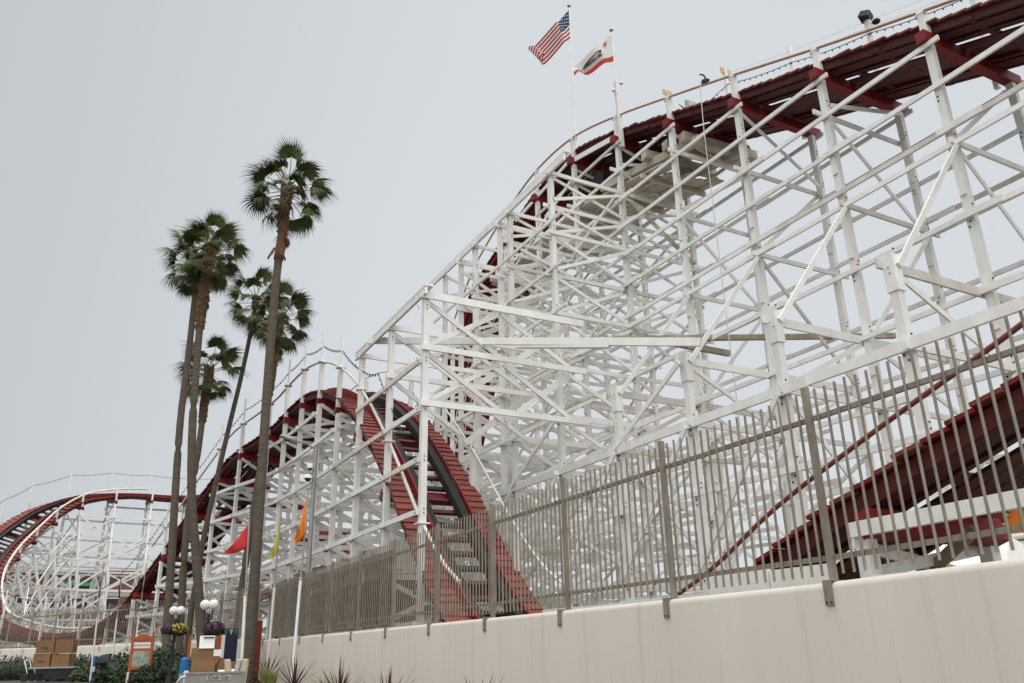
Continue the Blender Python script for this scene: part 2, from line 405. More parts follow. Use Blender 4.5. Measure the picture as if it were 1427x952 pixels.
def track(P, s0, s1, closed, near_side=-1, indiv=None, step=.32, far_walk=True, under=None):
    under = under or SHADERED
    """rails, stringers, ties and walkway boards along a path"""
    n = max(2, int((s1-s0)/1.2))
    ss = [lerp(s0, s1, i/n) for i in range(n+1)]
    def strip(name, a, u, wd, ht, mt):
        bm_ = MB(); rings = []
        for d in ss:
            p, tg, side, up = P.at(d); c = p+side*a+up*u
            rings.append([c-side*wd/2-up*ht/2, c+side*wd/2-up*ht/2, c+side*wd/2+up*ht/2, c-side*wd/2+up*ht/2])
        vs = [x for r_ in rings for x in r_]; fs = []
        for i in range(len(ss)-1):
            for k in range(4): fs.append((i*4+k, i*4+(k+1) % 4, (i+1)*4+(k+1) % 4, (i+1)*4+k))
        fs += [(3, 2, 1, 0), tuple(len(vs)-4+k for k in range(4))]
        bm_.add(vs, fs); return bm_.build(name, mt, RC)
    for sd_ in (-1, 1):
        strip('rail', sd_*.56, .16, .24, .20, BLACK)
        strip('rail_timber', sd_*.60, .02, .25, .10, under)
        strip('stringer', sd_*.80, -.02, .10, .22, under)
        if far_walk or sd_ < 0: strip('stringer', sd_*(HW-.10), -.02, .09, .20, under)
        strip('wheel_guard_board', sd_*.735, .20, .05, .34, RED)
        if closed:
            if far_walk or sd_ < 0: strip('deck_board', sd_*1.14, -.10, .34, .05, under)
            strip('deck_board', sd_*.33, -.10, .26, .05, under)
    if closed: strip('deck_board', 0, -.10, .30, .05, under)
    d = s0+.2; k = 0
    while d < s1:
        p, tg, side, up = P.at(d)
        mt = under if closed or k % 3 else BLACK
        if k % 2 == 0 or not closed:
            LO('track_ties', p-side*(HW-.02)-up*.07 if k % 4 == 0 else p-side*.72-up*.07, p+side*(HW-.02)-up*.07 if k % 4 == 0 and far_walk else p+side*.72-up*.07, .16, .09, mt, up)
        d += .62; k += 1
    d = s0
    while d < s1:
        p, tg, side, up = P.at(d)
        for sd_ in ((-1, 1) if far_walk else (-1,)):
            a0 = sd_*.77; a1 = sd_*(HW+.03+rnd.uniform(0, .03)+(.05 if rnd.random() < .15 else 0))
            tilt = -.13 if tg.z > 0 else .13
            up2 = (Matrix.Rotation(tilt if sd_ else 0, 3, side) @ up)
            c = up*(.13+rnd.uniform(-.006, .006))
            q0, q1 = p+side*a0+c, p+side*a1+c
            if indiv and any(lo <= p.y <= hi and (sd == 0 or sd == sd_) for lo, hi, sd in indiv):
                T('walkway_board', q0, q1, step+.01, .05, REDTOP if rnd.random() > .12 else RED, up2, limit=296, rest='walkway_decking')
            else:
                LO('walkway_decking', q0, q1, step+.01, .05, REDTOP if not closed or rnd.random() < .3 else RED, up2)
        d += step

# ---- lane B: lift hill, crest and first drop (straight in plan, x 16.5 .. 19.55)
XB = 18.02
tabB = [(-2, 11.05), (2.9, 13.0), (5.95, 14.2), (9.0, 15.35), (12.08, 16.5), (15.1, 17.6), (18.2, 18.85), (21.2, 20.05), (23.2, 20.75), (24.6, 21.0), (26.4, 21.02), (28.5, 20.65), (31, 19.9),
        (33.3, 19.2), (34.6, 18.55), (36.1, 17.3), (37.2, 16.0), (38.3, 14.3), (39.6, 11.9), (41, 9.4), (42.6, 7.0), (44.5, 5.1), (47, 4.1), (50, 4.5), (54, 6.4), (58, 8.6), (62, 9.9), (66, 10), (72, 9.0), (80, 7.5)]
PB = Path([(XB, y, z) for y, z in tabB])
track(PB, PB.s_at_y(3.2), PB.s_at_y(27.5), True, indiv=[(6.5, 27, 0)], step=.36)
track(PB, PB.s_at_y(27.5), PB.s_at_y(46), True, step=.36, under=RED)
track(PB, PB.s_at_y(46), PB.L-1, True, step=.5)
def zB(y): return interp(tabB, y)
bentsB = [round(2.85+3.08*k, 3) for k in range(-1, 20)]   # -0.23, 2.85, 5.93, 9.01, ...
XN, XF, XO, XOF = 16.42, 19.62, 13.3, 22.7
def j(a=.02): return rnd.uniform(-a, a)
LEV = [3.2, 4.95, 6.65, 8.42, 10.2, 12.0, 13.5, 15.0, 16.2, 17.35, 18.5, 19.6]
def outer_top(y):
    if y < 19: return 8.45
    if y < 31: return 17.35
    return 11.5
extra_outer = [25.25, 28.9]
for bi, y in enumerate(bentsB):
    zt = zB(y)-.36; g = gz(16, y)
    far_ = y > 34
    ps = .165
    for xx, nm in ((XN, 'post'), (XF, 'post')):
        T(nm, (xx, y, g-.1), (xx, y, zt-.13), ps, ps+.02, upd=YUP)
    # sister planks give the posts their stepped outline
    if not far_:
        for xx in (XN, XF):
            z0 = g+1
            while z0 < zt-3:
                ln = rnd.uniform(.9, 1.5); zc = z0+rnd.uniform(0, 1)
                LO('splice_plates', (xx+.13*(1 if rnd.random() < .5 else -1), y, zc), (xx+.13, y, zc+ln), .06, .17, WHITE, YUP) if False else LO('splice_plates', (xx-.107, y, zc), (xx-.107, y, zc+ln), .045, .14, WHITE, YUP)
                z0 += rnd.uniform(2.2, 3.6)
    # red cap beam
    T('cap_beam', (XN-.28, y, zt), (XF+.36, y, zt+j(.01)), .24, .30, RED)
    # outer posts with batter struts
    ot = min(outer_top(y), zt-.6)
    if ot > 3:
        T('outer_post', (XO, y, g-.1), (XO, y, ot), .175, .19, upd=YUP)
        if y > 19: T('outer_post', (XOF, y, g-.1), (XOF, y, min(8.45, ot)), .175, .19, upd=YUP)
        if ot < 9 and zt > 12.5:
            T('batter_strut', (XO, y-.16, ot-.15), (XN-.1, y-.16, 12.0), .12, .05, upd=YUP)
            T('post_block', (XO, y-.002, ot-.65), (XO, y-.002, ot+.12), .23, .25, upd=YUP)
    # cross beams and X braces, bent by bent
    lv = [z for z in (LEV if y > 19.5 else [3.2, 6.65, 8.42, 12.0, 15.0, 17.35]) if z < zt-.9]
    for li, z in enumerate(lv):
        sgn = -1 if li % 2 else 1
        if y > 27.5 and z > 11 and li % 2: continue
        x0 = XN-.35; x1 = XF+.38
        if z <= min(8.45, ot)+.05: x0 = XO-.25; x1 = (XOF if y > 19 else XF)+.25
        elif z < ot+.05: x0 = XO-.25
        wide = .205 if abs(z-8.42) < .1 else .14
        T('cross_beam', (x0, y+sgn*.135+j(.004), z+j(.03)), (x1, y+sgn*.135+j(.004), z+j(.03)), .06, wide, WHITE if rnd.random() > .1 else WHITE2)
        # braces above this level
        zn = lv[li+1] if li+1 < len(lv) else zt-.2
        if zn-z > .7:
            pairs = [(XN, XF)]
            if z < min(ot-1, 17): pairs.append((XO, XN))
            if z < 7 and bi % 2 and y > 19: pairs.append((XF, XOF))
            for pi, (xa, xb) in enumerate(pairs):
                if y > 26.5 and pi == 0 and z > 9 and (li+bi) % 2: continue
                if y > 26.5 and pi == 1 and z > 9 and (li+bi) % 3: continue
                a0, a1 = (xa+.05, xb-.05)
                yy = y-sgn*.14+j(.01)
                mm = WHITE if rnd.random() > .08 else WHITE2
                if y < 20 and pi == 0 and z > 8 and (li+bi) % 2: pass
                elif y < 19 and z < 8 and (li+bi+pi) % 2: pass
                else: T('brace', (a0, yy, z+.12), (a1, yy, zn-.1), .115, .045, mm, upd=YUP, rest='trestle_bracing')
                if not (y < 20 and z > 8 and (li+bi) % 2 == 0) and not (y < 19 and z < 8 and (li+bi+pi) % 2 == 0): T('brace', (a0, yy+.09*sgn, zn-.1), (a1, yy+.09*sgn, z+.12), .115, .045, mm, upd=YUP, rest='trestle_bracing')
# bents where the curve of the crest is propped from the outer line
for y in extra_outer:
    g = gz(13, y)
    T('outer_post', (XO, y, g-.1), (XO, y, 17.35), .17, .17, upd=YUP)
    for li, z in enumerate([4.95, 8.42, 10.2, 12, 13.5, 15.0, 17.2]):
        T('cross_beam', (XO-.3, y-.15, z), (XF+.3, y-.15, z), .06, .24 if z > 17 else .17)
        if z < 16:
            T('wide_brace', (XO, y+.13, z+.1), (XN, y+.13, z+1.7), .22, .05, upd=YUP)
            T('brace', (XO, y-.22, z+1.7), (XN, y-.22, z+.1), .14, .05, upd=YUP)
# longitudinal ledgers
def ledger_run(x, z, y0, y1, wd=.06, ht=.125, mt=None, name='ledger', splice=True):
    y = y0
    while y < y1-.3:
        e = min(y+rnd.choice((6.16, 6.16, 9.24)), y1)
        if y1-e < 2: e = y1
        off = j(.012)
        T(name, (x+off, y, z+off), (x+off, e, z+j(.02)), wd, ht, mt or (WHITE if rnd.random() > .12 else WHITE2), limit=296)
        if splice and e < y1-.3:
            LO('splice_plates', (x-.055, e-.55, z), (x-.055, e+.55, z+.003), .05, ht+.03, WHITE)
        y = e
for z in [6.65, 8.42, 10.2, 12.0]:
    for x in (XN-.15, XF+.15):
        ledger_run(x, z, -.5, 44 if z < 9 else 40 if z > 10.5 else 42)
for k, y in enumerate(bentsB):
    if 2 < y < 24:
        z = zB(y)-.36-.22
        ye = 24.5+ (3 if k % 2 else 6.2)
        for x in (XN-.15, XF+.15):
            ledger_run(x, z, y-.35, min(ye, 33))
for z in (3.2, 4.95):
    for x in (XO-.14, XN-.15, XF+.15, XOF+.14): ledger_run(x, z, -.5 if x < XN and z > 4 or x == XN-.15 and z < 4 else 19, 47)
ledger_run(XO-.15, 6.66, -.5, 31.5, .08, .215)           # the broad bottom ledger seen over the fence
ledger_run(XOF+.15, 6.66, 19, 47, .09, .2)
ledger_run(XO-.15, 8.42, 20, 42); ledger_run(XOF+.15, 8.42, 19, 40)
for z in (10.2, 12.0, 13.6, 15.4):
    ledger_run(XO-.15, z, 20.4, 31.5)
# horizontal top chord of the outer line, doubled
ledger_run(XO-.16, 17.36, 20.1, 32.4, .09, .24); ledger_run(XO-.02, 17.62, 20.1, 32.4, .22, .07)
# longitudinal braces in the near and far faces
for k in range(1, 11):
    y = bentsB[k]; yn = bentsB[k+1]
    for x in (XN-.24, XF+.24):
        lv = [z for z in LEV if z < min(zB(y), zB(yn))-1.2]
        for li in range(len(lv)-1):
            if (li+k) % 3 == 0 and (y > 19 or x > XN) and 3 < lv[li] < (6 if y < 19 else 20):
                T('face_brace', (x, yn, lv[li]+.05), (x, y, lv[li+1]-.02), .05, .12, WHITE if rnd.random() > .15 else WHITE2, limit=200)
for k in range(1, 14):
    y = bentsB[k]; yn = bentsB[k+1]
    for z0, z1 in ((3.2, 6.6), (6.7, 8.3)):
        if (k % 2 and y > 10) or (z0 < 4 and k % 2 == 0): T('face_brace', (XO-.22, yn, z0), (XO-.22, y, z1), .05, .13, limit=200)
# tall sloping prop running from the near lane to the outer line
T('sloping_prop', (8.02, 24.9, 11.42), (13.08, 14.3, 8.55), .10, .21)
T('sloping_prop', (10.7, 19.4, 9.86), (12.0, 16.6, 9.13), .15, .255)

# timber platform and hoist machinery under the crest
for i in range(9):
    x = 16.78+i*.315
    T('platform_board', (x, 19.3+j(.3), 17.55), (x, 24.5, 18.55), .29, .05, BEIGE)
    T('platform_board', (x, 24.55, 18.56), (x, 33+j(.4), 18.72), .29, .05, BEIGE)
for y in (20.2, 22.6, 25.2, 27.6, 30.4, 32.4): T('platform_joist', (16.5, y, interp([(19.3, 17.42), (24.5, 18.4), (33, 18.57)], y)), (19.5, y, interp([(19.3, 17.42), (24.5, 18.4), (33, 18.57)], y)), .12, .2, BEIGE)
for y in (18.1, 19.0, 20.2): T('hoist_beam', (16.7, y, 18.0+.25*(y-18.1)), (19.9, y-.2, 18.0+.25*(y-18.1)), .32, .34, BEIGE)
T('hoist_beam', (17.1, 17.6, 17.75), (17.1, 23.4, 18.95), .25, .3, BEIGE); T('hoist_beam', (18.9, 17.6, 17.75), (18.9, 23.0, 18.95), .25, .3, BEIGE)
T('fascia_board', (16.40, 24.75, 20.78), (16.40, 21.1, 19.92), .05, .22); T('fascia_board', (16.38, 24.8, 20.8), (16.38, 29.5, 20.35), .05, .16)
hb = MB(); hb.box((17.9, 22.3, 19.25), (1.3, 1.5, .75)); hb.tube([(17.0, 23.6, 19.4), (18.9, 23.6, 19.4)], .42, 16); hb.tube([(17.2, 21.2, 19.3), (17.9, 20.6, 19.5), (18.5, 20.2, 19.1)], .09, 8)
for i in range(7): hb.tube([(17.3+.2*i, 21.0, 19.5), (17.35+.2*i, 20.6+j(.2), 19.0), (17.3+.2*i, 20.3, 18.6)], .025, 6)
hb.build('hoist_motor', DARK, RC)
T('ladder_rail', (17.7, 19.8, 17.6), (17.75, 19.8, 6.7), .035, .035, REDPIPE, YUP)
T('mossy_beam', (XO+.2, 18.5, 10.15), (XF+2, 15.0, 10.35), .13, .16, DIRTY); T('mossy_beam', (14.4, 17.6, 9.95), (17.2, 17.6, 9.95), .14, .17, DIRTY)
T('mossy_beam', (16.5, 20.9, 16.9), (16.9, 18.4, 13.3), .07, .13, DIRTY)

# handrail of the lift hill, near side, with its collars; far side posts carry the bulbs
hrB = [(8.95, 15.84), (11.88, 17.01), (15.02, 18.35), (17.99, 19.57), (21.11, 20.8), (24.25, 21.78), (27.16, 21.98), (29.73, 21.55), (32.2, 20.75), (34.3, 19.8), (36.5, 18.0)]
hp = [(XN, 2.2, 13.2), (XN, 5.9, 14.65)]+[(XN, y, z) for y, z in hrB]
b = MB(); b.tube(catmull(hp, 5), .045, 8); b.build('handrail', PIPE, RC)
for bi, y in enumerate(bentsB):
    if 2 < y < 37:
        z0 = zB(y)-.2; zt = interp([(p[1], p[2]) for p in hp], y)
        o = T('handrail_post', (XN+.02, y, z0-.2), (XN+.02, y, zt+.03), .17, .17, upd=YUP)
        b = MB(); b.tube([(XN+.02, y-.13, zt-.14), (XN-.1, y-.1, zt-.14), (XN-.12, y, zt-.14), (XN-.1, y+.1, zt-.14), (XN+.02, y+.13, zt-.14)], .014, 6); b.build('collar', GREY, RC)
        tt = zt+rnd.choice((1.4, 1.9, 1.6))
        if y < 20: T('lamp_post', (XF+.18, y+.4, zB(y)-.3), (XF+.18, y+.4, zB(y+.4)+3.35), .12, .12, upd=YUP)
# bulb string sagging from far post to far post
def bulb_string(pts, sag, name='bulb_string', every=.27, r=.014, bs=.036):
    b = MB(); bb = MB()
    for a, c in zip(pts, pts[1:]):
        a, c = V(a), V(c); L = (c-a).length; n = max(3, int(L/every)); line = []
        for i in range(n+1):
            t = i/n; p = a.lerp(c, t)-V((0, 0, sag*4*t*(1-t))); line.append(p)
            if i: bb.add([p+V((0, 0, 0)), p+V((bs, 0, -bs)), p+V((-bs*.5, bs*.87, -bs)), p+V((-bs*.5, -bs*.87, -bs)), p+V((0, 0, -bs*2.6))], [(0, 1, 2), (0, 2, 3), (0, 3, 1), (4, 2, 1), (4, 3, 2), (4, 1, 3)])
        b.tube(line, r, 5)
    o = b.build(name, CABLE, RC); q = bb.build('bulbs', BULB, o); q['kind'] = 'stuff'
    return o
bulb_string([(XF+.1, y, zB(y)+2.62) for y in (2.8, 6.3, 9.4, 12.5, 15.5, 18.5)]+[(XF-.4, 22.0, zB(22)+.75), (XF-1, 26, zB(26)+.35)], .09)
b = MB()
for dz in (2.9, 3.15): b.tube([(XF+.2, y, zB(y)+dz) for y in (2.8, 6.3, 9.4, 12.5, 15.5, 18.5)], .005, 4)
b.build('guide_wire', ROPE, RC)
b = MB(); b.tube([(16.2, 16.4, 19.05), (16.1, 16.38, 17), (16.0, 16.3, 10), (15.9, 16.2, 3.4)], .016, 5); b.build('hanging_rope', ROPE, RC)
b = MB(); b.box((16.4, 16.35, 19.0), (.09, .3, .14), Euler((.5, 0, 0)).to_matrix()); b.tube([(16.4, 16.3, 19.05), (16.4, 16.4, 19.3), (16.4, 16.55, 19.42)], .03, 6); b.build('rope_pulley', DARK, RC)
# bolts on the near members
b = MB()
for y in bentsB:
    if not 2 < y < 32: continue
    for x, dx in ((XO, -.095), (XN, -.09), (XF, -.09)):
        for z in LEV:
            if z > (zB(y)-.8 if x != XO else outer_top(y)): continue
            for dz in (-.05, .07):
                b.ball((x+rnd.uniform(-.04, .04), y-.10, z+dz+.2), .022, 6, 4); b.ball((x+dx-.01, y+rnd.uniform(-.05, .05), z+dz-.2), .022, 6, 4)
for y in (20.35, 23.2, 26.15, 28.9, 31.6):
    for z in (5.02, 6.43, 7.86, 9.28, 10.9):
        if z < 9.5 or y < 27:
            for dz in (-.05, .06): b.ball((8.25-.02, y-.118, z+dz+.02), .02, 6, 4); b.ball((8.0, y+.05*(1 if dz > 0 else -1), z+dz), .02, 6, 4)
bo = b.build('bolts', DARK, RC); bo['kind'] = 'stuff'

HW = 1.42
# ---- lane A: the near hill beside the fence, its drop towards the camera, and the far curve
pA = [(8.25, -1, 5.6), (8.25, 2, 4.75), (8.25, 3.5, 4.25), (8.25, 4.5, 3.88), (8.25, 6.2, 3.3), (8.25, 7.84, 2.68), (8.25, 9.5, 1.9), (8.25, 11.5, 1.35), (8.25, 14, 1.2), (8.25, 16.3, 1.25), (8.25, 18.4, 1.85), (8.25, 20.5, 3.48), (8.25, 23.1, 6.1),
      (8.25, 26.04, 8.6), (8.28, 28.8, 10.3), (8.25, 31.5, 11.4), (8.2, 34, 11.9), (8.1, 36.2, 11.9), (7.9, 38.2, 11.62)]
for px, py, yy, bank in [(356, 615, 40.2, 0), (328, 634, 42.2, 0), (305, 660, 44.2, 0), (265, 715, 46.5, 0), (215, 787, 49, 0), (165, 852, 52, 0), (110, 886, 55, 0), (40, 892, 57.5, .05), (-25, 876, 60, .15),
                         (-62, 845, 62.5, .26), (-66, 800, 65.5, .32), (-36, 760, 69, .32), (3, 731, 72.5, .30), (48, 708, 75, .27), (105, 692, 76.6, .22), (176, 688, 77.4, .16), (240, 692, 77.6, .10), (330, 700, 77.6, 0), (420, 715, 77.6, 0)]:
    if py < 850 and px < 250 and yy > 55: py += 9
    q = atY(px, py, yy); pA.append((q.x, q.y, q.z, bank))
PA0 = Path(pA, 6)
pts = []
for i, p in enumerate(PA0.p):
    if i % 6: continue
    d = PA0.s[i]; q, tg, side, up = PA0.at(d); sh = V((side.x, side.y, 0)).normalized()
    pts.append((*(q+sh*HW), PA0.b[i]))
PA = Path(pts, 8)
sA = lambda y: PA.s_at_y(y)
track(PA, sA(1.0), sA(17.5), True, indiv=None, step=.36, far_walk=False)
track(PA, sA(17.5), sA(34), False, indiv=[(18.2, 33.8, 0)], step=.30)
track(PA, sA(34), sA(46), True, step=.4)
track(PA, sA(46), PA.L-.5, False, step=.5)
bentsA = [3.6, 6.6, 9.6, 12.0, 14.5, 17.3, 20.35, 23.2, 26.15, 28.9, 31.6, 34.3, 36.8, 39.2]
XA0, XA1 = 8.25, 11.31
sbA = [sA(y) for y in bentsA]
d = sbA[-1]+2.9
while d < PA.L-2: sbA.append(d); d += 2.95
levA = [2.2, 3.6, 5.02, 6.43, 7.86, 9.28, 10.6, 12.2, 13.5]
lastA = None
for i, d in enumerate(sbA):
    p, tg, side, up = PA.at(d); sh = V((side.x, side.y, 0)).normalized(); h = V((tg.x, tg.y, 0)).normalized()
    far_ = i >= len(bentsA); turn = p.y > 55
    if turn and sh.length: pass
    eL = p-side*HW; eR = p+side*(HW if p.y > 17 else .85)
    capd = -.32
    a = eL-side*.12+up*capd; c = eR+side*.12+up*capd
    T('cap_beam', a, c, .22, .30, RED, up, limit=200)
    hts = []
    for nm, e in (('post', eL-side*.02), ('post', eR+side*.02)):
        g = gz(e.x, e.y); zt = e.z+capd-.12
        tall = (nm == 'post' and e.x < 9 and e.y < 27 and e.y > 19.5)
        if zt > g+.3:
            T('post', (e.x, e.y, g-.1), (e.x, e.y, 11.4 if tall else zt), .15 if far_ else .175, .15 if far_ else .175, upd=h)
        hts.append((e, zt, g))
    # cross beams and braces of the bent
    (e0, z0, g0), (e1, z1, g1) = hts
    zt = min(z0, z1)
    lv = [z for z in levA if z < zt-.5]
    for li, z in enumerate(lv):
        zn = lv[li+1] if li+1 < len(lv) else zt
        q0 = V((e0.x, e0.y, z)); q1 = V((e1.x, e1.y, z)); o_ = h*(.12 if li % 2 else -.12)
        ext = sh*.25
        if not far_:
            T('cross_beam', q0-ext+o_, q1+ext+o_, .06, .16, WHITE if rnd.random() > .1 else WHITE2, limit=296)
            T('near_lane_brace', q0-o_+V((0, 0, .1)), q1-o_+V((0, 0, zn-z-.05)), .14, .05, upd=h, limit=120)
            T('near_lane_brace', q1-o_*1.5+V((0, 0, .1)), q0-o_*1.5+V((0, 0, zn-z-.05)), .14, .05, upd=h, limit=120)
        else:
            LO('far_bracing', q0-ext+o_, q1+ext+o_, .07, .15)
            LO('far_bracing', q0-o_, q1-o_+V((0, 0, zn-z)), .13, .06, upd=h); LO('far_bracing', q1-o_*1.5, q0-o_*1.5+V((0, 0, zn-z)), .13, .06, upd=h)
    # spread legs of the tall curve
    if turn:
        for e, sgn in ((e0, -1), (e1, 1)):
            if zt > 4:
                zz = min(zt-.6, 12)
                LO('far_bracing', (e.x+sh.x*sgn*1.5, e.y+sh.y*sgn*1.5, gz(e.x, e.y)), (e.x+sh.x*sgn*1.5, e.y+sh.y*sgn*1.5, zz*.62), .14, .14, upd=h)
                LO('far_bracing', (e.x, e.y, zz*.62), (e.x+sh.x*sgn*2.6, e.y+sh.y*sgn*2.6, gz(e.x, e.y)+1), .06, .12, upd=h)
                LO('far_bracing', (e.x, e.y, zz), (e.x+sh.x*sgn*2.6, e.y+sh.y*sgn*2.6, gz(e.x, e.y)), .15, .15, upd=h)
                for z in levA[1::2]:
                    if z < zz-1: LO('far_bracing', V((e.x, e.y, z)), V((e.x, e.y, z))+sh*sgn*2.6*(zz-z)/(zz-.7), .06, .15)
    # ledgers to the next bent
    if lastA:
        for kx in (0, 1):
            (e, zt_, g_), (pe, pzt, pg) = hts[kx], lastA[kx]
            off = -sh*.13 if kx == 0 else sh*.13
            for li, z in enumerate(levA):
                onward = kx == 0 and 20 < pe.y and e.y < 27 and 4.9 < z < 9.5
                if (z < min(zt_, pzt)-.15 or onward) and z > max(g_, pg)+.3:
                    A_ = V((pe.x, pe.y, z))+off; B_ = V((e.x, e.y, z))+off
                    if not far_: T('ledger', A_, B_, .07, .145, WHITE if rnd.random() > .1 else WHITE2, limit=296)
                    else: LO('far_bracing', A_, B_, .07, .15)
                    if (li+i) % 2 == 0 and z+1.3 < min(zt_, pzt) and kx:
                        LO('far_bracing' if far_ else 'trestle_bracing', A_+off*.5, B_+off*.5+V((0, 0, 1.42)), .05, .13)
                        if far_: LO('far_bracing', A_+off*1.5+V((0, 0, 1.42)), B_+off*1.5, .05, .12)
    if turn and lastA:
        for sgn, kx in ((-1, 0), (1, 1)):
            e = hts[kx][0]; pe = lastA[kx][0]
            for z in (2.2, 4.2, 6.4, 8.6):
                if z < zt-2: LO('far_bracing', V((pe.x, pe.y, z))+sh*sgn*1.5, V((e.x, e.y, z))+sh*sgn*1.5, .06, .14); LO('far_bracing', V((pe.x, pe.y, z))+sh*sgn*1.5, V((e.x, e.y, z+1.9))+sh*sgn*1.5, .05, .12)
    lastA = hts
    # handrail posts with slim lamp posts above, both sides
    for kx, e in ((0, eL-side*.02), (1, eR+side*.02)):
        if p.y < 5 and kx == 0: continue
        base = e+up*-.2
        hh = 1.35 if not turn else 1.0
        if 18 < p.y < 50 or turn:
            if not (kx == 0 and e.x < 9 and 19.5 < e.y < 27):
                T('handrail_post', base, (e.x, e.y, e.z+hh-.1), .16 if not turn else .13, .16 if not turn else .13, upd=h)
            if kx == 0 and 18 < p.y < 50:
                b = MB(); b.box((e.x, e.y, e.z+hh+.02), (.34, .30, .035)); b.build('collar', WHITE, RC)
            if (p.y > 27.5 and kx == 0) or (turn and kx == 0):
                T('lamp_post', (e.x, e.y, e.z+hh-.12), (e.x, e.y, e.z+hh+1.35), .075, .075, upd=h)
def rail_run(P, s0, s1, a, u, name, r, mt, n=40):
    b = MB(); b.tube([P.pt(lerp(s0, s1, i/n), a, 0)+V((0, 0, u)) for i in range(n+1)], r, 7); return b.build(name, mt, RC)
rail_run(PA, sA(18), sA(50), -HW, 1.38, 'handrail', .05, WHITE2)
rail_run(PA, sA(18), sA(50), HW, 1.38, 'handrail', .032, WHITE2)
rail_run(PA, sA(1.0), sA(13.5), -HW-.12, .55, 'handrail', .032, REDPIPE)
i0 = sA(56)
rail_run(PA, i0, PA.L-14, HW, .75, 'guard_rail', .075, WHITE2)
# bulb strings over the near hill
pts = []
for i, d in enumerate(sbA):
    p, tg, side, up = PA.at(d); e = p-side*HW
    if p.y > 27.5: pts.append((e.x, e.y, e.z+1.35+.75))
bulb_string([(8.25, 22.0, 7.6), (8.3, 24.6, 10.2), (8.2, 26.15, 10.8)]+pts, .10)
bulb_string([(9.9, 25.5, 10.0), (9.9, 22.5, 6.9), (9.8, 19.8, 4.2)], .25)
# horizontal top chord of the near posts and the tie beams back to the outer line
T('top_chord', (8.1, 20.0, 11.32), (8.1, 26.5, 11.32), .08, .20); T('top_chord', (8.2, 20.0, 11.5), (8.2, 26.5, 11.5), .26, .06)
for y in (20.35, 23.2, 26.15):
    for li, z in enumerate((11.32, 9.7, 8.05)):
        hgt = .22 if y < 21 and li == 0 else .17
        if (y > 26 and li) or (y > 23 and li > 1): continue
        T('tie_beam', (8.05, y-.14, z-.05), (13.6, y-.14, z-.05), .07, hgt)
    if y < 26:
        for z0, z1 in ((11.2, 9.8), (9.6, 8.1)):
            T('tie_brace', (8.3, y+.13, z0), (10.7, y+.13, z1), .14, .05, upd=YUP); T('tie_brace', (10.8, y+.13, z0), (13.2, y+.13, z1), .14, .05, upd=YUP)
            T('tie_brace', (8.3, y+.2, z1), (10.7, y+.2, z0), .14, .05, upd=YUP); T('wide_brace', (10.9, y+.2, z1-.3), (13.2, y+.2, z0), .2, .05, upd=YUP)
# white ledger and grey knee braces under the rising track beside the fence
T('ledger', (8.12, 6.7, 2.80), (8.12, 1.5, 2.92), .09, .17)
T('knee_brace', (9.5, 7.27, 2.97), (9.5, 6.83, 2.38), .07, .14, STEEL); T('knee_brace', (9.55, 6.78, 2.38), (9.55, 6.1, 2.80), .07, .14, STEEL)

# ------------------------------------------------------------------ palms
def fan_leaf(seed, dead=False):
    """fan leaf lying along +X: stalk from the origin, blade of many folded segments"""
    r = random.Random(seed); st, bl = MB(), MB()
    L = r.uniform(.85, 1.15); droop = r.uniform(.08, .2)
    st.tube([(L*t, 0, -droop*t*t) for t in (0, .33, .66, 1)], .014, 5, r_fn=lambda t: .020-.008*t)
    c = V((L, 0, -droop)); nseg = 34; span = R(r.uniform(205, 250))
    sag = r.uniform(.28, .62)
    for i in range(nseg):
        a = -span/2+span*i/(nseg-1); ln = r.uniform(.62, .76)*(1-.28*abs(a/(span/2))**2)
        d = V((math.cos(a), math.sin(a), 0)); pn = V((-d.y, d.x, 0))
        pts = []
        fold = .035*(1 if i % 2 else -1)
        cup = -.10*abs(math.sin(a))
        w_ = [.012, .034, .026, .010, .0015]
        for t, ww in zip((0.03, .32, .58, .80, 1.0), w_):
            z = -sag*max(0, t-.45)**2*2.2 - .10*t*t + cup*t+r.uniform(-.012, .012)+fold*(1 if .1 < t < .7 else 0)*.4
            p = c+d*ln*t+V((0, 0, z)); pts.append((p, ww))
        vs = []
        for p, ww in pts: vs += [p-pn*ww+V((0, 0, .018 if ww > .01 else 0)), p+pn*ww-V((0, 0, .006))]
        bl.add(vs, [(2*k, 2*k+1, 2*k+3, 2*k+2) for k in range(4)])
    return st, bl
LEAVES = []
for k in range(6):
    st, bl = fan_leaf(40+k); full = MB(); full.add(st.v, st.f); n1 = len(st.f); full.add(bl.v, bl.f)
    me = full.mesh('frond'); me.materials.append(PETI); me.materials.append(FROND)
    me.polygons.foreach_set('material_index', [0]*n1+[1]*len(bl.f)); LEAVES.append(me)
    if k < 2:
        md = me.copy(); md.materials.clear(); md.materials.append(DEADFROND); md.materials.append(DEADFROND)
        LEAVES_D = (LEAVES_D if k else [])+[md]
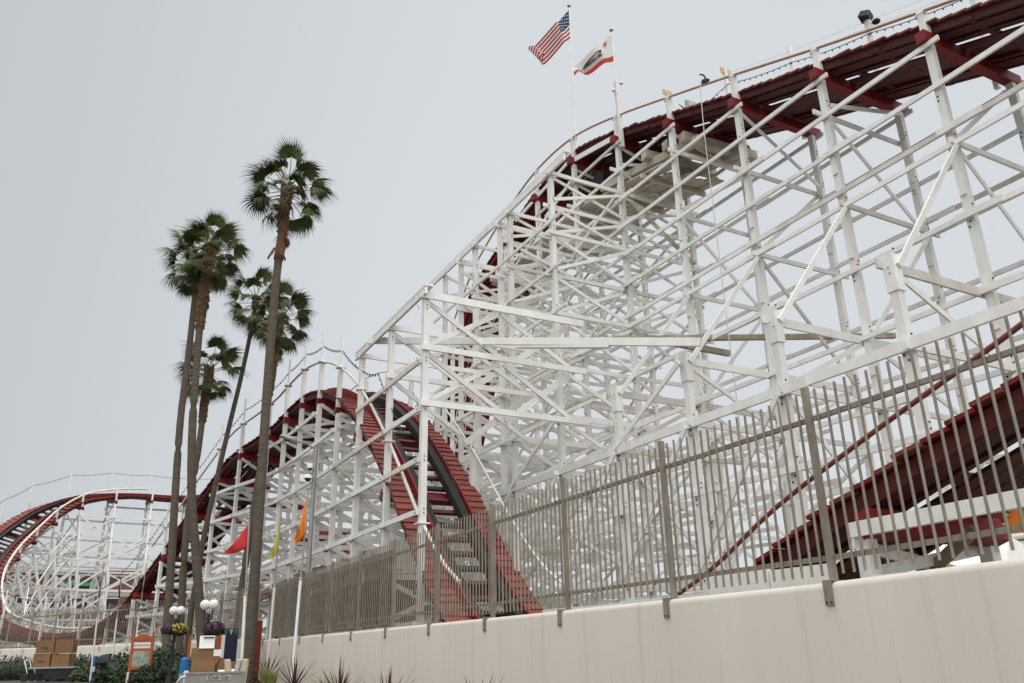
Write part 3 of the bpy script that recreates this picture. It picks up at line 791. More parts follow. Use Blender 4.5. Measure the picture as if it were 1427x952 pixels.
def palm(pts, Yd, rad, wpx, boots, label, nleaf=46, crown=None, size=1.0, skirt=0, seed=1, lo_el=-48):
    r = random.Random(seed)
    rad *= .88
    line = catmull([atY(px, py, Yd) for px, py in pts], 6)
    g = gz(line[0].x, line[0].y); base = line[0].copy(); base.z = g-.1
    root = empty('palm_tree', (base.x, base.y, g), label=label, cat='palm tree', group='fan palms beside the wall')
    line = [base]+[p for p in line if p.z > g+.3]
    n = len(line)
    b = MB(); b.tube(line, rad, 14, r_fn=lambda t: rad*(1.18-.1*min(t*8, 1)-.32*t)*(1+.02*math.sin(t*140)))
    b.build('trunk', TRUNK, root)
    top = line[-1]
    # shaggy stretch of old leaf bases
    L = [0]
    for a, c in zip(line, line[1:]): L.append(L[-1]+(c-a).length)
    b = MB(); d = L[-1]-boots
    while d < L[-1]:
        for k in range(11):
            dd = d+r.uniform(-.06, .06); i = max(i for i in range(n) if L[i] <= max(dd, 0)); i = min(i, n-2)
            p = line[i].lerp(line[i+1], min((dd-L[i])/(L[i+1]-L[i]), 1)); a = k*2*math.pi/11+r.uniform(-.2, .2)+d*5
            o = V((math.cos(a), math.sin(a), 0)); sd_ = V((-o.y, o.x, 0)); tt = (dd-L[-1]+boots)/boots
            rr = rad*(.72+.38*tt+r.uniform(-.05, .14)); ln = r.uniform(.16, .30); w_ = r.uniform(.04, .07)
            q = p+o*rad*.55; e = p+o*(rr+.05)+V((0, 0, ln))
            b.add([q-sd_*w_, q+sd_*w_, e+sd_*w_*.6, e-sd_*w_*.6, e+o*.035-V((0, 0, .09))], [(0, 1, 2, 3), (3, 2, 4), (0, 3, 4), (1, 4, 2), (0, 4, 1)])
        d += .115
    q = b.build('leaf_bases', BOOT, root); q['kind'] = 'stuff'
    # crown
    k = 0
    for i in range(nleaf):
        t = (i+.5)/nleaf
        el = R(lerp(82, lo_el, t**.85)+r.uniform(-9, 9)); az = i*2.39996+r.uniform(-.25, .25)
        o = link('frond', LEAVES[i % 6], None); o.parent = root; o.matrix_parent_inverse = root.matrix_basis.inverted()
        sc = size*r.uniform(.85, 1.12)*(1.0 if t < .8 else .9)
        M = Matrix.Translation(top+V((0, 0, .12-.55*t))) @ Matrix.Rotation(az, 4, 'Z') @ Matrix.Rotation(-el, 4, 'Y') @ Matrix.Rotation(r.uniform(-.5, .5), 4, 'X') @ Matrix.Scale(sc, 4)
        o.matrix_basis = M
    for i in range(skirt):
        az = i*2.4+r.uniform(-.3, .3); d = r.uniform(.5, 2.0)
        o = link('dry_frond', LEAVES_D[i % 2], None); o.parent = root; o.matrix_parent_inverse = root.matrix_basis.inverted()
        o.matrix_basis = Matrix.Translation(top-V((0, 0, d))) @ Matrix.Rotation(az, 4, 'Z') @ Matrix.Rotation(R(68+r.uniform(-8, 12)), 4, 'Y') @ Matrix.Scale(size*.6, 4)
    return root, line
P1, P1line = palm([(341, 960), (349, 890), (357, 770), (366, 640), (374, 520), (384, 400), (391, 340), (397, 290), (402, 262)], 27, .185, 22, 1.9,
     'tallest fan palm with a thick pale trunk, nearest the red pennant', 31, size=.97, seed=3, lo_el=-40, skirt=3)
palm([(286, 965), (281, 890), (273, 770), (267, 690), (268, 600), (273, 520), (280, 440), (288, 385), (293, 350)], 33, .185, 17, 3.6,
     'fan palm with long shaggy brown collar leaning right of its thin neighbour', 33, size=1.0, seed=8, skirt=4)
palm([(229, 965), (233, 880), (240, 760), (246, 660), (252, 580), (262, 500), (271, 420), (275, 390), (273, 362)], 36, .175, 15, 1.8,
     'leftmost fan palm, smooth slim trunk and crown half behind its shaggy neighbour', 29, size=1.05, seed=12)
palm([(255, 960), (264, 870), (280, 770), (297, 690), (318, 600), (335, 530), (348, 470), (354, 436), (357, 418)], 39, .135, 11, .6,
     'slender fan palm leaning strongly to the right behind the others', 27, size=1.05, seed=21)
palm([(247, 960), (252, 860), (258, 760), (266, 690), (276, 630), (284, 570), (290, 530), (291, 515)], 38, .17, 12, 2.6,
     'shortest fan palm with a low crown between the two left trunks', 27, size=1.0, seed=33)
palm([(322, 965), (330, 880), (340, 800), (352, 720), (364, 640), (374, 560), (382, 500), (388, 462), (391, 442)], 37, .17, 15, 4.0,
     'fan palm with shaggy dark trunk mostly hidden behind the tallest palm', 32, size=1.04, seed=45, skirt=4)
# hanging strip of torn bark on the tallest palm
b = MB(); p = atY(385, 352, 26.9)
for k in range(5):
    a = k*1.3; q = p+V((math.cos(a)*.16, math.sin(a)*.16-.12, rnd.uniform(-.1, .15)))
    b.bar(q, q+V((math.cos(a)*.16, math.sin(a)*.1, -.34)), .12, .03)
b.build('torn_bark', BOOT, P1)
b = MB(); b.tube([atY(394, 322, 27), atY(391, 345, 27), atY(388, 362, 27)], .2, 12, r_fn=lambda t: .185-.01*t); b.build('bark_collar', mat('reddish_bark', (.20, .075, .05), .85, (.10, .04, .03), 9., .9), P1)

# ------------------------------------------------------------------ flags on the crest
def flag(name, hoist, fly, Yd, m0, nu=34, nv=16, ripple=.16, sag=.12, label='', cat='flag', group=None, material=None):
    """cloth between four image corners at one depth; returns its surface function"""
    h0, h1 = (atY(*p, Yd) for p in hoist); f0, f1 = (atY(*p, Yd) for p in fly)
    L = (f0-h0).length
    def sf(u, v, off=0):
        p = h0.lerp(f0, u).lerp(h1.lerp(f1, u), v)
        ph = u*9.5+v*2.2
        y = math.sin(ph)*ripple*min(u*2.2, 1)*L*.28 + off
        z = -math.sin(math.pi*u)*sag*L*.35 - .035*L*math.sin(ph*1.0+.9)*u*(.4+v)
        return p+V((0, y, z))
    b = MB(); vs = []; fs = []; uv = []
    for jv in range(nv+1):
        for i in range(nu+1): vs.append(sf(i/nu, jv/nv)); uv.append((i/nu, jv/nv))
    for jv in range(nv):
        for i in range(nu): a = jv*(nu+1)+i; fs.append((a, a+1, a+nu+2, a+nu+1))
    b.add(vs, fs, True)
    me = b.mesh(name); ul = me.uv_layers.new(name='uv')
    for lp in me.loops: ul.data[lp.index].uv = uv[lp.vertex_index]
    return me, sf
def flat_on(sf, polys, off=-.008):
    """polygons given in flag u,v laid on the cloth, both faces"""
    b = MB()
    for poly in polys:
        bm_ = bmesh.new(); vv = [bm_.verts.new((x, y, 0)) for x, y in poly]; f = bm_.faces.new(vv)
        bmesh.ops.triangulate(bm_, faces=[f], ngon_method='EAR_CLIP'); bm_.verts.index_update()
        c = [sf(v.co.x, v.co.y, off) for v in bm_.verts]; b.add(c, [tuple(v.index for v in f.verts) for f in bm_.faces])
        c = [sf(v.co.x, v.co.y, -off) for v in bm_.verts]; b.add(c, [tuple(v.index for v in f.verts)[::-1] for f in bm_.faces]); bm_.free()
    return b
def cloth(name, setup):
    M = bpy.data.materials.new(name); M.use_nodes = True; t = M.node_tree; b = t.nodes['Principled BSDF']; b.inputs['Roughness'].default_value = .8; b.inputs['Specular IOR Level'].default_value = .1
    u = t.nodes.new('ShaderNodeUVMap'); sp = t.nodes.new('ShaderNodeSeparateXYZ'); t.links.new(u.outputs[0], sp.inputs[0])
    def mth(op, a, c):
        n = t.nodes.new('ShaderNodeMath'); n.operation = op
        for i, x in enumerate((a, c)):
            if isinstance(x, (int, float)): n.inputs[i].default_value = x
            else: t.links.new(x, n.inputs[i])
        return n.outputs[0]
    def mx(f, a, c):
        n = t.nodes.new('ShaderNodeMix'); n.data_type = 'RGBA'; t.links.new(f, n.inputs[0])
        for i, x in ((6, a), (7, c)):
            if isinstance(x, tuple): n.inputs[i].default_value = (*x, 1)
            else: t.links.new(x, n.inputs[i])
        return n.outputs[2]
    col = setup(sp.outputs[0], sp.outputs[1], mth, mx); t.links.new(col, b.inputs['Base Color'])
    tr = t.nodes.new('ShaderNodeBsdfTranslucent'); ms = t.nodes.new('ShaderNodeMixShader'); ms.inputs[0].default_value = .3
    t.links.new(col, tr.inputs[0]); t.links.new(b.outputs[0], ms.inputs[1]); t.links.new(tr.outputs[0], ms.inputs[2]); t.links.new(ms.outputs[0], t.nodes['Material Output'].inputs[0])
    return M
WCL = (.70, .69, .66)
USM = cloth('striped_flag_cloth', lambda u, v, m_, x: x(m_('MULTIPLY', m_('LESS_THAN', u, .40), m_('LESS_THAN', v, 7/13)), x(m_('LESS_THAN', m_('MODULO', m_('MULTIPLY', v, 6.5), 1.0), .5), WCL, (.40, .035, .03)), (.035, .06, .13)))
CAM_ = cloth('white_flag_cloth_red_hem', lambda u, v, m_, x: x(m_('GREATER_THAN', v, .79), WCL, (.52, .07, .045)))
def star(cx, cy, r, asp=.5):
    return [(cx+r*(1 if k % 2 == 0 else .42)*math.sin(k*math.pi/5)*asp, cy-r*(1 if k % 2 == 0 else .42)*math.cos(k*math.pi/5)) for k in range(10)]
me, sf = flag('flag', ((793, 13), (795.5, 52)), ((737, 66), (744, 91)), 24.15, None, ripple=.5)
us = link('flag', me, USM, None, label='striped flag with blue starred corner on the taller pole', cat='flag', group='flags over the crest')
st = flat_on(sf, [star(.035+.066*i+(.033 if jv % 2 else 0), .04+.058*jv, .021) for jv in range(8) for i in range(6 if jv % 2 == 0 else 5)])
q = st.build('star_field', PAPER, us)
me, sf = flag('flag', ((852.5, 47), (856, 85)), ((793, 98), (797, 109)), 21.05, None, ripple=.20, sag=.0)
ca = link('flag', me, CAM_, None, label='white flag with red bottom band, star and bear on the shorter pole', cat='flag', group='flags over the crest')
bear = [(.30, .38), (.325, .34), (.345, .335), (.355, .30), (.375, .325), (.42, .30), (.47, .27), (.53, .29), (.60, .28), (.66, .32), (.69, .38), (.70, .47), (.715, .56), (.70, .60), (.665, .60), (.66, .53), (.64, .49), (.625, .55), (.63, .60), (.585, .60), (.585, .50), (.54, .47), (.49, .48), (.47, .54), (.475, .60), (.43, .60), (.435, .50), (.42, .46), (.40, .52), (.395, .60), (.355, .60), (.365, .50), (.37, .44), (.345, .43), (.31, .42)]
bear = [(.5+(x-.5)*.85, .45+(y-.45)*.85) for x, y in bear]
flat_on(sf, [bear], -.06).build('bear_emblem', BOOT, ca)
flat_on(sf, [[(.30, .60), (.34, .565), (.68, .565), (.74, .585), (.72, .63), (.34, .63)]], -.055).build('grass_emblem', LEAFD, ca)
flat_on(sf, [star(.17, .18, .085)], -.05).build('star', FRED, ca)
tm = text_mesh('CALIFORNIA REPUBLIC', .050, .0)
bm_ = bmesh.new(); bm_.from_mesh(tm); tb = MB(); bm_.verts.index_update()
vs2 = [(.5+v.co.x*.80, .72-v.co.y*1.35) for v in bm_.verts]; fl = [tuple(v.index for v in f.verts) for f in bm_.faces]
tb.add([sf(x, y, -.05) for x, y in vs2], fl); tb.add([sf(x, y, .05) for x, y in vs2], [f[::-1] for f in fl]); bm_.free()
tb.build('lettering', mat('grey_brown_lettering', (.30, .24, .20), .7), ca)
def crest_pole(top, foot, Yd, ball, label, lower=None):
    a, c = atY(*foot, Yd), atY(*top, Yd)
    root = empty('flagpole', a, label=label, cat='flagpole', group='flagpoles on the crest')
    b = MB(); b.tube([a, a.lerp(c, .5), c], .035, 8, r_fn=lambda t: .045-.02*t); b.build('pole', WHITE, root)
    b = MB(); b.ball(c+V((0, 0, .07)), .085, 12, 8); b.build('ball_finial', GOLD, root)
    return root, a, c
crest_pole((793, 10), (803, 194), 24.15, 1, 'taller white flagpole with gold ball carrying the striped flag')
fp, a, c = crest_pole((852, 44), (867, 205), 21.05, 1, 'shorter white flagpole with two globe lamps carrying the bear flag')
b = MB(); b.bar(a, a.lerp(c, .55), .16, .12, YUP); b.build('pole_sleeve', WHITE, fp)
for px, py in ((866, 116), (855, 126)):
    q = atY(px, py, 21.0); b = MB(); b.ball(q, .075, 12, 8); o = b.build('globe', GLOBE, fp)
    b = MB(); b.tube([q, q+V((.08 if px < 860 else -.14, 0, -.05))], .02, 6); b.build('lamp_bracket', GREY, o)

# things on the lift hill
def small_sign(px, py, X_):
    q = atX(px, py, X_); root = empty('notice_board', q, label='small yellow notice on a rail post, %s' % ('beside the hanging rope' if px > 960 else 'left of the grey panel'), cat='sign', group='yellow notices on the lift hill')
    b = MB(); b.box(q, (.50, .03, .26)); b.build('board', YEL, root)
    for k in range(3):
        b = MB(); b.box(q+V((rnd.uniform(-.05, .05), -.018, .07-.07*k)), (.34-.05*k, .006, .028)); b.build('print_line', WHITE2, root)
    b = MB(); b.bar(q+V((.02, .04, -1.9)), q+V((.02, .04, .1)), .10, .05, YUP); b.build('post', WHITE, root)
small_sign(1011, 100, XF+.18); small_sign(930, 130, XF+.18)
q = atX(963, 150, XF-.3); root = empty('control_box', q, label='grey upright panel on the lift walkway left of the rope', cat='panel')
b = MB(); b.box(q+V((0, 0, -.1)), (.5, .10, .75)); b.build('case', GREY, root); b = MB(); b.box(q+V((0, -.06, .1)), (.3, .02, .2)); b.build('cover', WHITE2, root)
b = MB(); b.tube([q+V((-.25, -.1, -.3)), q+V((-.8, -.2, -.25)), q+V((-.7, -.3, -.45)), q+V((-.1, -.2, -.5))], .015, 6); b.build('cable', CABLE, root)
q = atX(1208, 26, XF+.18); root = empty('floodlight', q, label='black floodlight on a tall white post above the lift hill', cat='floodlight')
b = MB(); b.box(q+V((-.05, 0, .05)), (.34, .30, .22), Euler((.5, .25, .3)).to_matrix()); b.build('housing', DARK, root)
b = MB(); b.box(q+V((-.05, -.16, -.02)), (.28, .02, .18), Euler((.5, .25, .3)).to_matrix()); b.build('lens', GLASSD, root)
b = MB(); b.ball(atX(1221, 30, XF+.3), .13, 10, 6, (1, 1, .6)); b.build('second_lamp', DARK, root)
b = MB(); b.bar(q+V((.03, .05, -2.0)), q+V((.03, .05, 0)), .12, .12, YUP); b.build('post', WHITE, root)

# ------------------------------------------------------------------ far wall and fence that curve away to the left
WP = [(6.62, 33.2), (6.1, 38.0), (4.2, 43.0), (1.4, 48.8), (-1.6, 54.6), (-4.6, 60.5), (-8, 67)]
wl2 = [V((*p, 0)) for p in WP]; cw = catmull(wl2, 6)
fw = empty('concrete_wall', (2, 45, .7), label='cream wall behind the hedge, curving away below the far curve', cat='wall')
b = MB()
for a, c in zip(cw, cw[1:]): rounded_wall(b, (a.x, a.y), (c.x, c.y), 2.12, 2.12, .4, 1)
b.build('wall_panel', CONC, fw)
ff = empty('picket_fence', (2.2, 45, 2.1), label='picket fence on the far cream wall below the far curve', cat='fence')
pp = Path([(p.x+.2, p.y, 2.12) for p in cw], 3)
b_all = MB(); d = 0; k = 0
while d < pp.L:
    p = pp.pt(d, 0, 0)
    if k % 16 == 0:
        b = MB(); b.box((p.x, p.y, 3.1), (.075, .075, 2.0)); b.build('post', STEEL, ff)
        b = MB(); b.box((p.x-.24, p.y-.1, 2.0), (.02, .09, .28)); b.build('bracket', STEEL, ff)
    elif k < 280:
        o = link('picket', pick_me, None); o.parent = ff; o.matrix_parent_inverse = ff.matrix_basis.inverted()
        o.matrix_basis = Matrix.Translation((p.x, p.y, 2.2)) @ Matrix.Diagonal((1, 1, 1.82, 1))
    d += .155; k += 1
for z in (2.42, 3.72):
    b = MB(); b.tube([pp.pt(pp.L*i/30, .03, 0)+V((0, 0, z-2.12)) for i in range(31)], .028, 4); b.build('rail', STEEL, ff)

# ------------------------------------------------------------------ pennants on poles
def pennant(base_px, top_px, X_=None, Yd=None, tri=(), mt=None, lab='', group=None, r=.045, z0=None, ripple=.05):
    Yd = Yd if Yd else atX(base_px[0], base_px[1], X_).y
    c = atY(*top_px, Yd); a = atY(*base_px, Yd); dr = (c-a).normalized(); g = gz(a.x, a.y)
    a = c+dr*((g-c.z)/dr.z)
    root = empty('flagpole', a, label=lab[0], cat='flagpole', group=group[0])
    b = MB(); b.tube([a, a.lerp(c, .55)], r, 8); b.build('lower_pole', WHITE, root)
    b = MB(); b.tube([a.lerp(c, .55), c], r*.6, 8); b.build('upper_pole', GREY, root)
    b = MB(); b.ball(a.lerp(c, .55), r*1.25, 8, 6); b.build('joint', GREY, root)
    b = MB(); b.ball(c, r*.9, 8, 6); b.build('finial', GOLD, root)
    h0, h1, tip = (atY(*p, Yd) for p in tri)
    b = MB(); vs = []; fs = []; n = 14; mrow = 6
    for i in range(n+1):
        u = i/n
        for k in range(mrow+1):
            v = k/mrow; p = h0.lerp(h1, v).lerp(tip, u**.85)
            p = p+V((0, ripple*math.sin(u*8+v*3)*min(u*3, 1), -.10*math.sin(math.pi*u)*(h0-tip).length*.5)); vs.append(p)
    for i in range(n):
        for k in range(mrow): q = i*(mrow+1)+k; fs.append((q, q+1, q+mrow+2, q+mrow+1))
    b.add(vs, fs, True); fl_ = b.build('pennant', mt, None, label=lab[1], cat='pennant', group=group[1])
    s_ = fl_.modifiers.new('thickness', 'SOLIDIFY'); s_.thickness = .006
GP = ('poles with coloured pennants', 'coloured pennants')
pennant((338, 900), (347.5, 721), Yd=26.0, tri=((346.5, 730), (344.5, 764), (310, 772)), mt=FRED, lab=('white pole with red pennant in front of the tallest palm', 'red pennant flying left beside the tallest palm trunk'), group=GP)
pennant((375, 900), (392.5, 706), X_=6.0, tri=((392, 711), (388.5, 764), (376, 780)), mt=FYEL2, lab=('white pole with narrow yellow pennant by the wall end', 'narrow yellow pennant hanging beside the wall end'), group=GP, ripple=.08)
pennant((411, 900), (430, 681), X_=6.0, tri=((430, 685), (427, 744), (409, 756)), mt=FORA, lab=('white pole with orange pennant left of the street lamp', 'orange pennant hanging left of the street lamp post'), group=GP, ripple=.1)
for (b0, t0, tri, mt, nm) in (((127, 935), (144, 790), ((143, 797), (139, 830), (136, 832)), FTEAL, 'teal'), ((156, 920), (171, 793), ((170, 800), (165, 822), (166, 845)), FNAVY, 'navy'), ((190, 885), (204, 787), ((203, 796), (199, 818), (198, 830)), FMAR, 'crimson')):
    pennant(b0, t0, Yd=37, tri=tri, mt=mt, lab=('thin far pole with %s pennant before the far curve' % nm, '%s pennant hanging slack before the far curve' % nm), group=('thin far poles', 'slack far pennants'), r=.03)

# ------------------------------------------------------------------ street lamp with cameras behind the fence
c = atX(440.5, 624, 7.35); a = V((c.x, c.y, gz(c.x, c.y)))
sl = empty('street_lamp', a, label='grey street lamp with angled head and camera domes behind the fence', cat='street lamp')
b = MB(); b.tube([a, c], .08, 12, r_fn=lambda t: .10-.02*t); b.build('pole', GREY, sl)
e = atY(412, 615, c.y-.2)
b = MB(); b.tube([c+V((0, 0, -.08)), c.lerp(e, .5)+V((0, 0, .04)), e], .03, 8); b.build('arm', GREY, sl)
h_ = atY(391, 607, c.y-.3)
b = MB(); ax = (h_-e).normalized(); b.tube([e-ax*.05, e+ax*.12, e.lerp(h_, .5), h_], .1, 10, r_fn=lambda t: .05+.08*math.sin(math.pi*min(t*1.1+.12, 1))); hd = b.build('lamp_head', GREY, sl)
b = MB(); b.ball(e.lerp(h_, .55)+V((0, 0, -.07)), .09, 10, 6, (1.6, 1, .5)); b.build('lamp_glass', GLASSD, hd)
for (px, py, rr) in ((432, 653, .11), (429, 667, .15)):
    q = atY(px, py, c.y-.15)
    b = MB(); b.lathe(q, [(rr*.5, .14), (rr, .10), (rr*1.05, 0)], 14); cm = b.build('camera_dome', WHITE, sl)
    b = MB(); b.ball(q, rr*.72, 12, 8); b.build('lens', GLASSD, cm)
    b = MB(); pq = a.lerp(c, (q.z-a.z+.1)/(c.z-a.z)); b.tube([q+V((0, 0, .12)), pq], .025, 6); b.build('bracket', GREY, cm)
# ------------------------------------------------------------------ globe lamps with flower baskets
def flower_ball(name, c, r_, mt, parent=None, n=260, sq=(1, 1, .62), size=.028):
    b = MB(); rr = random.Random(int(c[0]*100)); c = V(c)
    for i in range(n):
        d = V((rr.gauss(0, 1), rr.gauss(0, 1), rr.gauss(0, 1))).normalized(); d.z = max(d.z, -.55)
        p = c+V((d.x*sq[0], d.y*sq[1], d.z*sq[2]))*r_*rr.uniform(.8, 1.05)
        t1 = d.orthogonal().normalized(); t2 = d.cross(t1)
        s_ = size*rr.uniform(.7, 1.2)
        b.add([p+(t1*math.cos(k*1.2566)+t2*math.sin(k*1.2566))*s_+d*.012 for k in range(5)]+[p-d*.02], [(0, 1, 2, 3, 4), (1, 0, 5), (2, 1, 5), (3, 2, 5), (4, 3, 5), (0, 4, 5)])
    o = b.build(name, mt, parent); return o
def globe_lamp(px, py, Yd, sep_, rr, lab, fl, flab, fpx):
    q = atY(px, py, Yd); a = V((q.x, q.y, gz(q.x, q.y)))
    root = empty('globe_lamp', a, label=lab, cat='street lamp', group='twin globe lamps')
    b = MB(); b.lathe(a, [(.16, 0), (.16, .12), (.10, .25), (.055, .5), (.05, q.z-a.z-.25)], 12); b.build('post', DARK, root)
    d = rt0
    for s_ in (-1, 1):
        g = q+d*sep_*s_
        b = MB(); b.tube([q+V((0, 0, -.45)), q+d*sep_*s_*.7+V((0, 0, -.42)), g+V((0, 0, -rr))], .022, 6); b.build('arm', DARK, root)
        b = MB(); b.ball(g, rr, 18, 12); b.build('globe', GLOBE, root)
    for (fx, fy, fr, mt, nm) in fl:
        f = atY(fx, fy, Yd); bk = empty('flower_basket', f, label=nm, cat='flower basket', group='hanging flower baskets')
        b = MB(); b.lathe(f+V((0, 0, -fr*.7)), [(fr*.35, 0), (fr*.75, fr*.35), (fr*.85, fr*.6)], 12); b.build('basket', SOIL, bk)
        o = flower_ball('flowers', f, fr, mt, bk); o['kind'] = 'stuff'
        o = flower_ball('leaves', f+V((0, 0, -.06)), fr*.95, LEAFD, bk, 160, size=.04); o['kind'] = 'stuff'
        b = MB(); b.tube([f+V((0, 0, -.1)), V((q.x, q.y, f.z+.12))], .015, 5); b.build('hook', DARK, bk)
globe_lamp(247, 851, 30, .115, .140, 'twin globe lamp between the left palm trunks', [(249, 877, .30, FYEL, 'basket of yellow flowers on the left lamp'), (234, 877, .20, FPURP, 'dark purple flower basket half behind the left palm')], '', 0)
globe_lamp(292, 843, 26.4, .125, .150, 'nearer twin globe lamp right of the shaggy palm trunk', [(298, 876, .30, FPURP, 'large basket of purple flowers on the nearer lamp')], '', 0)

# ------------------------------------------------------------------ carts and boxes
def carton(name, c, d, rot, lab, mt=CARD, group='brown cartons on the near cart', tape=True):
    c = V(c); M = Euler((rot[0], rot[1], rot[2])).to_matrix(); root = empty('carton', c-V((0, 0, d[2]/2)), label=lab, cat='box', group=group)
    b = MB(); b.box(c, d, M); o = b.build('box_body', mt, root)
    if tape:
        b = MB(); b.box(c+M @ V((0, 0, d[2]/2+.001)), (d[0]+.004, .06, .003), M); b.box(c+M @ V((d[0]/2+.001, 0, d[2]*.3)), (.003, .06, d[2]*.4), M); b.box(c+M @ V((-d[0]/2-.001, 0, d[2]*.3)), (.003, .06, d[2]*.4), M); b.build('tape', TAPE, root)
        b = MB()
        for s_ in (-1, 1): b.box(c+M @ V((0, s_*d[1]/4, d[2]/2+.003)), (d[0]+.002, d[1]/2-.006, .005), M)
        b.build('flap', mt, root)
        b = MB()
        for k in range(3): b.box(c+M @ V((-.05*d[0]+.04*k, -d[1]/2-.001, -d[2]*.05-.035*k)), (d[0]*(.45-.1*k), .003, .018), M)
        b.build('print', CARDD if mt is CARD else DARK, root)
    return root
tl = atY(259, 939, 17.6); tr_ = atY(341, 938, 17.5)
mid = (tl+tr_)/2; mid.z = gz(mid.x, mid.y)
ang = math.atan2(tr_.y-tl.y, tr_.x-tl.x); Wd = (V((tr_.x, tr_.y, 0))-V((tl.x, tl.y, 0))).length
cart = empty('utility_cart', mid, label='grey utility cart with loaded cargo bed and lettered tailgate', cat='cart')
def CL(x, y, z): return mid+Matrix.Rotation(ang, 3, 'Z') @ V((x, y, z))
def cbox(name, c, d, mt, par, extra=None):
    b = MB(); b.box(CL(*c), d, Matrix.Rotation(ang, 3, 'Z'))
    return b.build(name, mt, par)
zt = (tl.z+tr_.z)/2-mid.z
b = MB(); Rz = Matrix.Rotation(ang, 3, 'Z')
b.box(CL(0, 0, zt-.16), (Wd, .05, .32), Rz); tg_ = b.build('tailgate', CARTG, cart)
for x in (-Wd/2+.03, -Wd/2+.22, Wd/2-.03): cbox('rib', (x, -.03, zt-.16), (.035, .025, .32), CARTG, tg_)
cbox('top_lip', (0, -.005, zt+.012), (Wd+.03, .085, .03), CARTG, tg_)
cbox('name_plate', (.06, -.030, zt-.07), (.46, .012, .095), mat('pale_name_plate', (.36, .35, .30), .5), tg_)
tm = text_mesh('Club Car', .105, .003); lt = link('lettering', tm, LETTER, None)
lt.matrix_basis = Matrix.Translation(CL(.06, -.039, zt-.07)) @ Rz.to_4x4() @ Matrix.Rotation(R(90), 4, 'X'); adopt_m = lt.matrix_basis.copy(); adopt(lt, tg_)
for s_ in (-1, 1): cbox('bed_side', (s_*(Wd/2-.02), .85, zt-.16), (.04, 1.65, .32), CARTG, cart)
cbox('bed_floor', (0, .85, zt-.31), (Wd-.02, 1.7, .04), CARTG, cart); cbox('bed_front', (0, 1.7, zt-.16), (Wd, .04, .34), CARTG, cart)
cbox('chassis', (0, .9, .38), (.95, 2.6, .16), DARK, cart)
for sx in (-1, 1):
    for yy in (.45, 2.1):
        b = MB(); cc = CL(sx*.5, yy, .24); ax = Rz @ V((.1, 0, 0)); b.tube([cc-ax, cc+ax], .24, 16); wh = b.build('wheel', DARK, cart)
        b = MB(); b.tube([cc-ax*1.06, cc+ax*1.06], .12, 12); b.build('hub', CHROME, wh)
b = MB(); b.tube([CL(-Wd/2-.13, .1, .5), CL(-Wd/2-.13, .1, zt-.12), CL(-Wd/2-.06, .1, zt-.05), CL(-Wd/2+.02, .1, zt-.05)], .022, 8); b.build('grab_bar', CHROME, cart)
cbox('seat_bench', (0, 2.15, .75), (1.1, .5, .2), DARK, cart); cbox('cab_front', (0, 3.0, .7), (1.1, .3, .7), CARTG, cart)
zb = zt-.29
def CBX(x, y, z, d, rz, lab, mt=CARD, rx=0, ry=0, **k): return carton('carton', CL(x, y, z), d, (rx, ry, ang+rz), lab, mt, **k)
CBX(-.22, .42, zb+.14, (.42, .40, .27), .05, 'lowest brown carton in the cart stack', CARDD)
CBX(-.22, .42, zb+.40, (.43, .40, .25), -.04, 'middle brown carton in the cart stack', CARD)
CBX(-.24, .43, zb+.64, (.42, .38, .22), .03, 'top brown carton of the cart stack with white papers', CARD)
CBX(.18, .62, zb+.36, (.36, .34, .32), .25, 'tilted light carton leaning right of the cart stack', CARD, ry=.30)
CBX(.17, .45, zb+.12, (.38, .36, .24), -.1, 'small carton under the tilted one in the cart', CARDD)
b = MB(); b.box(CL(-.20, .24, zb+.86), (.28, .02, .24), Rz @ Euler((-.25, 0, 0)).to_matrix()); o = b.build('paper_notice', PAPER, None, label='white printed sheet propped on the cart carton stack', cat='paper')
b = MB(); b.box(CL(-.17, .225, zb+.945), (.20, .012, .025), Rz @ Euler((-.25, 0, 0)).to_matrix()); b.build('heading', LETTER, o)
b = MB(); b.box(CL(.01, .215, zb+.66), (.14, .006, .12), Rz); b.build('shipping_label', PAPER, None, label='small white label sheet on the top carton edge', cat='label')
for x, z, mt, lab, tilt in ((.29, .30, CARD, 'cream rolled paper tube leaning beside the tilted carton', -.18), (.38, .30, FTEAL, 'teal patterned roll behind the leaning cream tube', .12), (.52, .30, CARD, 'upright cream paper tube at the right of the cart', .06)):
    a = CL(x, .12 if mt is CARD else .25, zb+.02); t = a+Rz @ V((tilt*-.5*-1, 0, .50)); b = MB(); b.tube([a, t], .062, 12)
    o = b.build('roll', mat('cream_roll', (.52, .40, .27), .7) if mt is CARD else mat('teal_print', (.16, .26, .26), .6, (.6, .6, .55), 20, .9), None, label=lab, cat='roll', group='paper rolls in the cart')
    b = MB(); b.tube([t, t+(t-a).normalized()*.015], .05, 12); b.build('end_cap', PAPER, o)
b = MB(); b.tube([CL(.05, .14, zb+.30), CL(.35, .16, zb+.31)], .05, 10); b.build('bag', PAPER, None, label='white plastic bag lying on the cart behind the tailgate', cat='bag')
b = MB(); b.tube([CL(-.52, .2, zb), CL(-.52, .2, zb+.35)], .05, 10, r_fn=lambda t: .05-.02*math.sin(t*9)); b.build('bottle', PAPER, None, label='white jug at the left end of the cart', cat='bottle')

